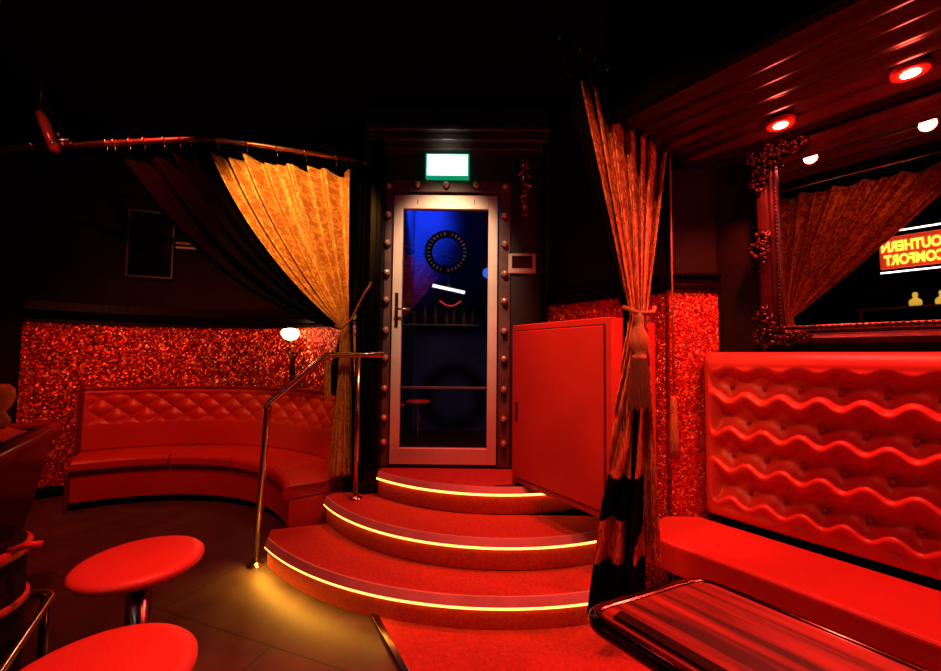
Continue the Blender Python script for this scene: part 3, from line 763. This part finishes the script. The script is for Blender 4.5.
def bk(u, v):
    t = .0 + LB * u; z = bz0 + (bz1 - bz0) * v
    w = max(0, min(1, (t - .035) / .05)) * max(0, min(1, (1.315 - z) / .06)) * max(0, min(1, (z - .52) / .06)); w = w * w * (3 - 2 * w)
    zz = z + .023 * math.cos(2 * PI * (t - .14) / .152) * math.cos(PI * (z - 1.135) / .185)
    q = ((1.125 - zz) / .185) % 1.0
    q = 1 - q      # 0 just above a crest's foot, 1 at the next crest down
    qq = 1 - q      # distance below the crest
    hb = 1 - qq / .68 if qq < .68 else .5 - .5 * math.cos(PI * (qq - .68) / .32)
    hb = .45 * (hb * hb * (3 - 2 * hb)) + .55 * (.5 + .5 * math.cos(2 * PI * (qq ** .8)))
    kr = round((1.20 - z) / .185); tb_ = (t - .14 - (.076 if kr % 2 else 0)) / .152; dt = (tb_ - round(tb_)) * .152; dzb = z - (1.20 - .185 * kr)
    dim = math.exp(-(dt * dt + dzb * dzb) / (2 * .018 ** 2))
    h = w * (-.01 + .080 * (1 - hb) + .012 * dim)
    e = .05
    rt = max(0, (e - t) / e); rz = max(0, (z - (bz1 - .07)) / .07); rb = max(0, ((bz0 + .04) - z) / .04)
    edge = .06 * (1 - math.sqrt(max(0, 1 - min(1, rt) ** 2))) + .07 * (1 - math.sqrt(max(0, 1 - min(1, rz) ** 2))) + .03 * (1 - math.sqrt(max(0, 1 - min(1, rb) ** 2)))
    return bp_(t, .02 - h - edge, z)
bo2 = MB().grid(bk, 620, 190).build('backrest', M['leather'], bb, solid=.004)
bprism(MB(), .012, LB, -.095, -.05, bz0 + .01, bz1 - .01).build('backrest_core', M['leather'], bb, bevel=.02)
proto = None
for row in range(4):
    z = 1.20 - .185 * row
    for k in range(12):
        t = .14 + .152 * (k + (.5 if row % 2 else 0))
        if t > 1.95: continue
        p = bp_(t, .02 - .052, z)
        if proto is None: proto = MB().ball((0, 0, 0), .012, 10).build('button', M['redbutton'], bo2); c = proto
        else: c = proto.copy(); COL.objects.link(c); c.parent = bo2
        c.matrix_parent_inverse = Matrix.Identity(4); c.location = p

# ------------------------------------------------------------------ table
tb = empty('wooden_booth_table', 'lacquered reddish wood table with rounded metal edge in front of the booth bench', 'table', (.75, .75, 0.012))
TZ = .735
T1, T2 = Vector((.275, 1.02)), Vector((.66, 1.185))
T3 = T2 + D * 1.35; T4 = T1 + D * 1.25
def roundpoly(P, r, n=8):
    out = []
    for i in range(len(P)):
        p = P[i]; a = (P[i - 1] - p).normalized(); c = (P[(i + 1) % len(P)] - p).normalized()
        s, e = p + a * r, p + c * r
        out += [s * (1 - k / n) ** 2 + p * 2 * (k / n) * (1 - k / n) + e * (k / n) ** 2 for k in range(n + 1)]
    return out
def inset(P, d_):
    c = sum(P, Vector((0, 0))) / len(P); out = []
    for i in range(len(P)):
        a = (P[i] - P[i - 1]).normalized(); b_ = (P[(i + 1) % len(P)] - P[i]).normalized()
        n1 = Vector((-a.y, a.x)); n2 = Vector((-b_.y, b_.x))
        if n1.dot(c - P[i]) < 0: n1, n2 = -n1, -n2
        k = (n1 + n2) / (1 + n1.dot(n2)); out.append(P[i] + k * d_)
    return out
PT = [T1, T2, T3, T4]
MB().prism(roundpoly(inset(PT, .012), .05), TZ - .035, TZ).build('tabletop', M['wood'], tb)
MB().tube([(p.x, p.y, TZ - .016) for p in roundpoly(inset(PT, .010), .055)], .021, 12, closed=True).build('metal_edge', M['tedge'], tb)
m_ = MB(); a_, b_ = T1.lerp(T1 + D * .8, .0) , None
pi_ = inset(PT, .036); qd = (pi_[3] - pi_[0]).normalized(); qn = Vector((-qd.y, qd.x))
qn = qn if qn.dot(pi_[1] - pi_[0]) > 0 else -qn
MB().prism([pi_[0] + qd * .02, pi_[0] + qd * 1.1, pi_[0] + qd * 1.1 + qn * .035, pi_[0] + qd * .02 + qn * .035], TZ - .001, TZ + .008).build('dark_inlay', M['black'], tb, bevel=.004)
cc = (T1 + T2 + T3 + T4) / 4
MB().lathe([(.24, .012), (.24, .03), (.06, .05), (.045, .08), (.045, .68), (.12, .70)], (cc.x, cc.y, 0), 28).build('pedestal', M['dchrome'], tb)

# ------------------------------------------------------------------ mirror
mt = empty('ornate_mirror', 'large wall mirror in a carved antique frame above the booth bench', 'mirror', (W0.x, W0.y, 1.43))
TILT = math.radians(3)
nm = Vector((N.x * math.cos(TILT), N.y * math.cos(TILT), -math.sin(TILT))); upm = Vector((N.x * math.sin(TILT), N.y * math.sin(TILT), math.cos(TILT)))
def mp_(t, s, o_): # t along wall, s up from z=1.43, o_ out of plane
    p = W0 + D * t; return Vector((p.x, p.y, 1.43)) + upm * s + nm * (o_ + .012)
MT0, MT1, MS0, MS1 = .265, 2.2, 0.0, 1.04
FWm = .095
def mrect(t0, t1, s0, s1, o0, o1, m_=None):
    m_ = m_ or MB()
    vs = [mp_(t, s, o_) for t in (t0, t1) for s in (s0, s1) for o_ in (o0, o1)]
    return m_.add(vs, [(0, 1, 3, 2), (4, 6, 7, 5), (0, 4, 5, 1), (2, 3, 7, 6), (0, 2, 6, 4), (1, 5, 7, 3)])
mrect(MT0 + .05, MT1 - .05, MS0 + .05, MS1 - .05, .002, .012).build('mirror_glass', M['mirror'], mt)
# frame: moulded profile swept round the rectangle
prof = [(0, .0), (0, .035), (.012, .05), (.03, .052), (.045, .035), (.055, .03), (.068, .034), (.08, .028), (.088, .032), (.095, .026), (.095, .0)]
vs = []
cor = [(MT0, MS0, 1, 1), (MT1, MS0, -1, 1), (MT1, MS1, -1, -1), (MT0, MS1, 1, -1)]
for (t, s, a, b_) in cor:
    for (w, h) in prof: vs.append(mp_(t + a * w, s + b_ * w, h))
k = len(prof); fs = [(i * k + j, i * k + (j + 1) % k, ((i + 1) % 4) * k + (j + 1) % k, ((i + 1) % 4) * k + j) for i in range(4) for j in range(k)]
fm = MB().add(vs, fs).build('mirror_frame', M['frame'], mt)
# beads on inner edge (one strip of pattern)
m_ = MB()
tt = MT0 + .088
n = 44
for i in range(n):
    s = MS0 + .10 + (MS1 - MS0 - .2) * i / (n - 1); m_.ball(mp_(tt, s, .034), .0065, 6)
for i in range(80):
    t = MT0 + .10 + 1.7 * i / 79; m_.ball(mp_(t, MS0 + .088, .034), .0065, 6)
m_.build('bead_moulding', M['frame'], fm).matrix_parent_inverse = Matrix.Identity(4)
def ornament(t, s, rt, rs, seed, n=46):
    random.seed(seed); m_ = MB()
    for i in range(n):
        a = random.random() * 2 * PI; r = random.random() ** .5
        c = (t + rt * r * math.cos(a), s + rs * r * math.sin(a))
        # little curled leaf
        a2 = random.random() * 2 * PI; L0 = .012 + .02 * random.random(); pts = []; rad = []
        for k in range(7):
            q = k / 6; ang = a2 + q * 3.0
            pts.append(mp_(c[0] + L0 * q * math.cos(ang), c[1] + L0 * q * math.sin(ang), .045 + .022 * math.sin(PI * q) + .01 * (1 - r))); rad.append(.003 + .0055 * math.sin(PI * (q * .8 + .1)))
        m_.tube(pts, rad, 6)
    return m_
for (t, s, rt, rs) in ((MT0 + .055, .045, .075, .07), (MT0 + .15, .03, .07, .035), (MT0 + .03, .17, .03, .06)):
    pass
def orn(name, lst, seed):
    m_ = MB()
    for j, (t, s, rt, rs, n_) in enumerate(lst):
        x = ornament(t, s, rt, rs, seed + j, n_)
        m_.add(x.v, x.f, 0, smooth=True)
    return m_.build(name, M['frame'], mt)
orn('corner_ornament', [(MT0 + .045, .05, .075, .07, 40), (MT0 + .14, .035, .07, .035, 22), (MT0 + .02, .15, .035, .05, 16)], 11)
orn('corner_ornament', [(MT0 + .045, MS1 - .05, .075, .07, 40), (MT0 + .16, MS1 - .03, .09, .035, 26), (MT0 + .02, MS1 - .16, .035, .07, 18)], 21)
orn('side_ornament', [(MT0 + .02, .52, .045, .085, 34)], 31)
# wall ledge under the mirror
# ------------------------------------------------------------------ downlights
for i, (x, y) in enumerate(((1.47, 1.88), (1.70, 1.52))):
    dl = empty('downlight', ('red glowing ceiling downlight nearer the curtain', 'red glowing ceiling downlight at the upper right edge')[i], 'ceiling light', (x, y, 2.48), 'ceiling downlights over the booth')
    MB().lathe([(.030, -.010), (.052, -.012), (.058, -.004), (.058, .012), (.030, .012)], (x, y, 2.475), 26).build('trim_ring', M['lampring'], dl)
    MB().lathe([(.001, -.006), (.027, -.005), (.031, .002), (.001, .003)], (x, y, 2.466), 22).build('lamp_face', M['lampface'], dl)
    point('downlight_wash', (x, y, 2.43), 3.6, RED, .03)

# ------------------------------------------------------------------ stools
def stool(x, y, z, r, label):
    t = empty('round_stool', label, 'stool', (x, y, 0), 'round red stools')
    MB().lathe([(r - .02, z - .032), (r - .004, z - .028), (r, z - .020), (r, z - .012), (r - .008, z - .004), (r - .03, z), (.001, z + .002)], (x, y, 0), 64).build('seat', M['leather'], t)
    MB().lathe([(.10, z - .045), (.10, z - .033)], (x, y, 0), 24).build('seat_plate', M['dchrome'], t)
    MB().lathe([(.03, .03), (.03, z - .055)], (x, y, 0), 20).build('pole', M['dchrome'], t)
    MB().lathe([(.19, .001), (.19, .012), (.10, .025), (.04, .04), (.034, .06)], (x, y, 0), 36).build('base', M['dchrome'], t)
stool(-.965, 1.225, .75, .158, 'round red padded bar stool, the farther one with its steel pole in view')
stool(-.695, .785, .75, .162, 'round red padded bar stool in the bottom left corner, the nearer one')

# ------------------------------------------------------------------ left counter, keg, foot rail
ct = empty('bar_counter', 'dark wooden bar counter with a padded rim at the left edge', 'counter', (-2.3, 1.8, 0))
c0 = Vector((-2.48, 2.50)); dC = Vector((.545, -.838)); nC = Vector((.838, .545))
def cp(t, o_): return c0 + dC * t + nC * o_
MB().prism([cp(.16, -.2), cp(2.3, -.2), cp(2.3, -1.1), cp(.16, -1.1)], 0.001, .12).build('plinth', M['blackm'], ct)
m_ = MB()
lo = [cp(.12, -.16), cp(2.4, -.16), cp(2.4, -1.15), cp(.12, -1.15)]; hi = [cp(.02, -.03), cp(2.4, -.03), cp(2.4, -1.3), cp(.02, -1.3)]
vs = [(*p, .10) for p in lo] + [(*p, .85) for p in hi]
m_.add(vs, [(3, 2, 1, 0), (4, 5, 6, 7), (0, 1, 5, 4), (1, 2, 6, 5), (2, 3, 7, 6), (3, 0, 4, 7)]).build('body', M['darkwood'], ct, bevel=.02)
MB().prism([cp(0, 0), cp(2.4, 0), cp(2.4, -1.35), cp(0, -1.35)], .85, .89).build('countertop', M['darkwood'], ct, bevel=.012)
MB().tube(rnd([(*cp(2.4, -.02), .90), (*cp(0.02, -.02), .90), (*cp(.02, -1.3), .90)], .08), .032, 12).build('padded_rim', mat('rim_leather', (.25, .03, .025), .3), ct)
def clothf(u, v):
    p = cp(.12 + 1.5 * u, -.12 - .75 * v); e = min(1, 6 * u, 6 * (1 - u), 6 * v, 6 * (1 - v))
    return (p.x, p.y, .895 + e * (.075 + .018 * math.sin(u * 17 + 2 * math.sin(v * 6)) + .015 * math.sin(v * 15 + u * 5)))
tag(MB().grid(clothf, 70, 40).build('folded_cloth', M['cloth'], solid=.003), 'rumpled red-lit cloth lying on the dark bar counter', 'cloth')
tag(MB().lathe([(.03, .0), (.055, .02), (.06, .05), (.04, .085), (.03, .10), (.055, .13), (.075, .18), (.07, .23), (.04, .26), (.001, .262)], (0, 0, 0), 22).build('amber_ornament', M['pot']), 'blurred amber rounded ornament standing on the counter at the left edge', 'ornament')
bpy.data.objects['amber_ornament'].location = (-2.33, 2.02, .965); bpy.data.objects['amber_ornament'].scale = (.75, .75, .85)
kg = empty('beer_keg', 'black barrel with red bands and a red label at the left edge', 'barrel', (-1.62, 1.20, 0))
kc = (-1.49, 1.17, 0); R = .17
MB().lathe([(R - .02, .001), (R, .02), (R, .2), (R + .005, .5), (R, .78), (R - .02, .80), (R - .03, .78)], kc, 40).build('drum', M['blackm'], kg)
for z, h in ((.775, .035), (.62, .025)):
    MB().lathe([(R + .001, z - h), (R + .012, z - h * .8), (R + .012, z - .004), (R + .002, z)], kc, 40).build('red_band', M['keglab'], kg)
m_ = MB()
def onk(a, z, o_=.0075): return Vector((kc[0] + (R + o_) * math.cos(a), kc[1] + (R + o_) * math.sin(a), z))
for pts in ([(-.34, .70), (-.30, .665), (-.22, .66), (-.16, .68), (-.15, .72)], [(-.34, .70), (-.34, .725), (-.15, .725)]):
    m_.tube([onk(a, z) for a, z in pts], .0022, 6)
m_.build('crest_outline', M['kegmark'], kg)
m_ = MB()
for a0_ in (-.75, -.6, -.45):
    m_.tube([onk(a0_, .752, .014), onk(a0_ + .08, .768, .014), onk(a0_ + .1, .750, .014), onk(a0_ + .02, .742, .014)], .0018, 6)
m_.build('label_marks', M['kegmark'], kg)
MB().tube([onk(.15, .775, .0), onk(.2, .785, .035), onk(.22, .785, .07)], .010, 8).build('spout', M['keglab'], kg)
fr_ = empty('chrome_foot_rail', 'bent chrome tube rail beside the black barrel', 'rail', (-1.5, 1.45, 0))
MB().tube(rnd([(-1.60, 1.46, .5), (-1.46, 1.47, .5), (-1.21, 1.07, .5), (-1.05, .80, .5)], .035), .014, 12).build('rail_tube', M['chrome'], fr_)
MB().tube([(-1.49, 1.475, .02), (-1.49, 1.475, .49)], .014, 12).build('post', M['black'], fr_)
MB().lathe([(.07, .001), (.07, .012), (.02, .02)], (-1.49, 1.475, 0), 18).build('foot', M['black'], fr_)
MB().box((-1.59, 1.455, .515), (.05, .012, .045), .5, 0, .5).build('pale_tag', mat('pale_tape', (.8, .6, .4), .5), fr_)

# ------------------------------------------------------------------ statue lamp
sl = empty('statue_lamp', 'small dark figure lamp holding up a glowing globe behind the curved bench', 'lamp', (-1.77, 4.12, 1.012))
bx, by = -1.785, 4.075
MB().lathe([(.05, 1.013), (.05, 1.03), (.03, 1.045), (.022, 1.06)], (bx, by, 0), 18).build('foot', M['bronze'], sl)
def skin(name, verts, edges, rad, parent, m):
    me = bpy.data.meshes.new(name); me.from_pydata(verts, edges, []); me.materials.append(m)
    o = bpy.data.objects.new(name, me); COL.objects.link(o); o.parent = parent; o.matrix_parent_inverse = Matrix.Translation(-Vector(parent.location))
    o.modifiers.new('k', 'SKIN'); sv = me.skin_vertices
    if not sv:
        bm = bmesh.new(); bm.from_mesh(me); bm.verts.layers.skin.verify(); bm.to_mesh(me); bm.free(); sv = me.skin_vertices
    for i, r in enumerate(rad): sv[0].data[i].radius = (r, r)
    sv[0].data[0].use_root = True
    md = o.modifiers.new('u', 'SUBSURF'); md.levels = md.render_levels = 2
    return o
V_ = [(bx, by, 1.22), (bx, by, 1.27), (bx + .003, by, 1.325), (bx + .002, by, 1.355), (bx, by, 1.385),
      (bx - .015, by, 1.15), (bx - .012, by, 1.06), (bx + .018, by, 1.15), (bx + .02, by, 1.06),
      (bx - .035, by, 1.335), (bx - .05, by, 1.375), (bx - .03, by, 1.43), (bx + .035, by, 1.335), (bx + .06, by, 1.37), (bx + .08, by, 1.42)]
E_ = [(0, 1), (1, 2), (2, 3), (3, 4), (0, 5), (5, 6), (0, 7), (7, 8), (2, 9), (9, 10), (10, 11), (2, 12), (12, 13), (13, 14)]
R_ = [.026, .022, .026, .012, .020, .015, .010, .015, .010, .012, .010, .008, .012, .009, .006]
skin('figure', V_, E_, R_, sl, M['bronze'])
MB().tube([(bx - .03, by, 1.40), (bx - .03, by, 1.50)], .006, 8).build('stem', M['bronze'], sl)
MB().lathe([(.02, 1.49), (.06, 1.505), (.085, 1.545), (.088, 1.575), (.07, 1.60), (.03, 1.61), (.001, 1.612)], (bx - .03, by, 0), 24).build('globe', M['globe'], sl)
point('statue_lamp_light', (bx - .03, by - .13, 1.55), 5, (1, .35, .12), .06)

# ------------------------------------------------------------------ left wall items
pf = empty('framed_picture', 'dark framed glass picture on the black alcove wall', 'picture', (*arc(1.99, 118), 2.0))
def arcbox(m_, a0, a1, z0, z1, r0, r1): 
    m_.prism([arc(r0, a0), arc(r0, a1), arc(r1, a1), arc(r1, a0)], z0, z1); return m_
pa0, pa1 = 121, 106
def frame_on_arc(a0, a1, z0, z1, w, parent, fm_, gm_):
    P, Q = Vector(arc(2.0, a0)), Vector(arc(2.0, a1)); d_ = (Q - P).normalized(); n_ = Vector((d_.y, -d_.x)); n_ = n_ if n_.dot(-P) > 0 else -n_
    L0 = (Q - P).length
    def pr(m_, s0, s1, y0, y1, zz0, zz1):
        a, b_ = P + d_ * s0, P + d_ * s1
        m_.prism([a + n_ * y0, b_ + n_ * y0, b_ + n_ * y1, a + n_ * y1], zz0, zz1)
    m_ = MB(); pr(m_, 0, w, .01, .045, z0, z1); pr(m_, L0 - w, L0, .01, .045, z0, z1); pr(m_, w, L0 - w, .01, .045, z0, z0 + w); pr(m_, w, L0 - w, .01, .045, z1 - w, z1)
    m_.build('frame', fm_, parent, bevel=.004)
    m_ = MB(); pr(m_, w, L0 - w, .012, .03, z0 + w, z1 - w); m_.build('picture_glass', gm_, parent)
frame_on_arc(119, 107.5, 2.12, 2.82, .02, pf, mat('picture_frame_wood', (.03, .012, .014), .4), M['winglass'])
sh = empty('chrome_wall_rail', 'short pale double metal rail on the dark alcove wall behind the black curtain', 'rail', (*arc(1.98, 95), 2.4))
arcsheet(rect(1.955, 1.975, 2.50, 2.525), 107, 80).build('upper_bar', M['pale'], sh)
arcsheet(rect(1.955, 1.975, 2.455, 2.475), 107, 80).build('lower_bar', M['pale'], sh)
for a in (105, 94, 83):
    MB().prism([arc(1.97, a - .4), arc(2.021, a - .4), arc(2.021, a + .4), arc(1.97, a + .4)], 2.45, 2.53).build('bracket', M['dchrome'], sh)

# clamp spotlight on the rail
cs = empty('clamp_spotlight', 'tilted red spotlight clamped on the curtain rail at upper left', 'spotlight', (-2.94, 2.8, 2.84))
cx, cy = -2.96, 2.76
MB().tube([(cx - .075, cy, 3.02), (cx - .04, cy, 2.95), (cx + .07, cy - .02, 2.74)], [.026, .03, .03], 14).build('lamp_body', mat('red_lacquer', (.6, .06, .05), .2, .4), cs)
MB().tube([(cx - .075, cy, 3.06), (cx - .075, cy, ZC)], .01, 8).build('hanger', M['black'], cs)
MB().box((cx - .045, cy, 3.04), (.08, .03, .03)).build('yoke', M['black'], cs)
for (dx, dz) in ((.10, .03), (.06, -.035), (.13, -.035), (-.09, -.04)):
    MB().ball((cx + dx, cy - .035, 2.82 + dz), .014, 10).build('bolt', M['chrome'], cs)
MB().tube([(cx - .10, cy - .0, 2.82), (cx + .15, cy - .0, 2.82)], .026, 10).build('clamp', M['dchrome'], cs)

# ------------------------------------------------------------------ the far side of the room (seen in mirror and door glass)
fc = empty('far_gold_curtain', 'amber curtain tied back, seen in the mirror', 'curtain', (-1.2, .9, .8))
g0, g1 = Vector((-1.25, .98, 2.86)), Vector((-.42, -.22, 2.80))
TF = Vector((-1.25, .92, 1.50))
curtain_mesh(lambda u: g0.lerp(g1, u), TF, Vector((.05, -.05, 0)), lambda u: Vector((-1.29 + .1 * u, .90 - .08 * u, .80)), (.84, .54, 0), 9, .045, 1.6, sag=.06, pull=.5, nring=6, tfrac=.66).build('damask_face', M['goldred'], fc, solid=.004)
spot('far_curtain_lamp', (.35, .75, 2.9), (-.95, .5, 2.1), 22, (1, .16, .05), 70, .8, .05)
fr2 = empty('far_curtain_rail', 'steel curtain rail with rings above the curtain seen in the mirror', 'curtain rail', (-.8, .3, 2.9))
for k_, z in enumerate((2.92, 3.0)):
    MB().tube([(-1.32, 1.08 - .03 * k_, z), (-.2, -.55, z)], .014, 10).build('rail_tube', M['chrome'], fr2)
sg = empty('neon_bar_sign', 'glowing red and yellow lettered bar sign reflected in the mirror', 'sign', (-1.53, -.33, 1.95))
s0, s1 = Vector((-1.37, -.64, 0)), Vector((-1.655, -.16, 0)); sdv = (s1 - s0).normalized(); snv = Vector((sdv.y, -sdv.x, 0)); snv = snv if snv.x > 0 else -snv
Ls = (s1 - s0).length; mid = (s0 + s1) / 2; rzS = math.atan2(sdv.y, sdv.x)
MB().box((mid.x, mid.y, 2.15), (Ls, .05, .36), rzS).build('sign_box', M['signred'], sg, bevel=.01)
for z in (2.385, 1.93):
    a = s0 + snv * .04; b_ = s1 + snv * .04
    MB().tube([(a.x, a.y, z), (b_.x, b_.y, z)], .007, 8).build('border_tube', M['neonW'], sg)
for txt, z, w in (('SOUTHERN', 2.215, .50), ('COMFORT', 2.065, .46)):
    cu = bpy.data.curves.new('letters', 'FONT'); cu.body = txt; cu.align_x = 'CENTER'; cu.size = .15; cu.extrude = .006; cu.offset = .007; cu.space_character = 1.02
    tmp = bpy.data.objects.new('letters', cu); COL.objects.link(tmp); bpy.context.view_layer.update()
    me_ = bpy.data.meshes.new_from_object(tmp.evaluated_get(bpy.context.evaluated_depsgraph_get())); bpy.data.objects.remove(tmp)
    me_.materials.clear(); me_.materials.append(M['neonY'])
    to = bpy.data.objects.new('lettering', me_); COL.objects.link(to); to.parent = sg
    to.matrix_parent_inverse = Matrix.Translation(-Vector(sg.location))
    Mx = Matrix((( sdv.x, 0, snv.x), (sdv.y, 0, snv.y), (0, 1, 0)))
    p = mid + snv * .034 + sdv * .015
    to.matrix_basis = Matrix.Translation((p.x, p.y, z - .05)) @ Mx.to_4x4()
    bpy.context.view_layer.update()
    to.scale = (w / max(to.dimensions.x, .01), 1, 1)
for s_ in (.1, .9):
    q = s0.lerp(s1, s_); MB().tube([(q.x, q.y, 2.33), (q.x, q.y, ZC)], .006, 8).build('hanger', M['black'], sg)
bs = empty('back_bar_shelf', 'dark bar shelf below the lettered sign, seen in the mirror', 'shelf', (-1.75, -.5, 0))
q = mid - snv * .25
MB().box((q.x, q.y, 1.52), (1.0, .22, .03), rzS).build('shelf_board', M['darkwood'], bs, bevel=.004)
for s_ in (-.47, .47):
    p = q + sdv * s_; MB().box((p.x, p.y, .76), (.04, .2, 1.5), rzS).build('upright', M['darkwood'], bs)
p = q + sdv * .02
yb_ = tag(MB().lathe([(.05, 0), (.055, .03), (.05, .06), (.022, .085), (.02, .10), (.025, .13), (.015, .15), (.001, .152)], (p.x, p.y, 1.536), 16).build('yellow_bottle', M['yellow']), 'squat yellow bottle on the bar shelf, the left one in the mirror', 'bottle', 'yellow bottles on the bar shelf')
p = p - sdv * .2
c = yb_.copy(); COL.objects.link(c); c.location = c.location + (-sdv * .2); c['label'] = 'squat yellow bottle on the bar shelf, cut by the right edge of the mirror view'

tl = empty('tube_lamp', 'white tube lamp reflected in the upper door glass', 'lamp', (-.44, -1.5, 2.65))
MB().tube([(-.74, -1.5, 2.70), (-.12, -1.5, 2.57)], .03, 12).build('tube', M['neonW'], tl)
MB().tube([(-.43, -1.5, 2.67), (-.43, -1.5, ZC)], .008, 8).build('hanger', M['black'], tl)
shf = empty('bottle_shelf', 'narrow lit bottle shelf reflected across the door glass', 'shelf', (-.7, -2.95, 2.0))
MB().box((-.75, -2.98, 2.05), (1.9, .2, .03)).build('shelf_board', M['pale'], shf)
for x in (-1.5, 0): MB().box((x, -3.0, 1.98), (.03, .18, .12)).build('bracket', M['dchrome'], shf)
bproto = None
for i, (x, s_) in enumerate(((-1.55, .8), (-1.3, .9), (-1.05, 1.1), (-.8, 1.15), (-.55, .85), (-.38, .95), (-.15, .8), (.05, 1.0))):
    if bproto is None:
        bproto = MB().lathe([(.045, 0), (.05, .02), (.05, .20), (.02, .26), (.018, .34), (.022, .36), (.001, .362)], (0, 0, 0), 16).build('liquor_bottle', M['bottle']); c = bproto
    else: c = bproto.copy(); COL.objects.link(c)
    c.location = (x, -2.97, 2.066); c.scale = (1, 1, s_)
    tag(c, ('short brown bottle at the far left of the shelf reflected in the door glass', 'brown bottle second from the left on the reflected shelf', 'tall brown bottle third from the left on the reflected shelf', 'tallest brown bottle on the reflected shelf, near its middle', 'short brown bottle just right of the tallest on the reflected shelf', 'brown bottle third from the right on the reflected shelf', 'short brown bottle second from the right on the reflected shelf', 'brown bottle at the far right of the reflected shelf')[i], 'bottle', 'bottles reflected in the door glass')
spot('shelf_lamp', (-.6, -2.2, 2.9), (-.7, -3.0, 2.2), 12, (1, .6, .3), 110, .8, .05)
na = MB().tube([(-.72 + .5 * k / 10, -3.06, 2.62 - .12 * math.sin(PI * k / 10)) for k in range(11)], .012, 8).build('red_neon_arc', M['neonR'])
tag(na, 'curved red neon tube reflected in the door glass above the bottles', 'neon light')
for i, (x, z) in enumerate(((-1.17, 2.85), (.30, 2.85))):  # added glowing lamps in place of blue-lit satin shapes in the glass
    st2 = empty('blue_satin_standin', ('made-up blue lamp in place of blue-lit satin, reflected at the left edge of the door glass', 'made-up blue lamp in place of blue-lit satin, reflected at the right edge of the door glass')[i], 'stand-in lamp', (x, -1.0, z), 'stand-in blue lamps reflected in the door')
    MB().lathe([(.001, 0), (.10, .01), (.11, .04), (.10, .05), (.07, .2), (.03, .24)][::1], (x, -1.0, z), 18, axis=(0.3, -1, .3)).build('housing', M['black'], st2)
    MB().lathe([(.001, -.012), (.095, -.008), (.095, .0)], (x, -1.0, z), 18, axis=(.3, -1, .3)).build('lens', M['blueL'], st2)
    MB().tube([(x, -1.1, z + .05), (x, -1.1, ZC)], .01, 8).build('hanger', M['black'], st2)
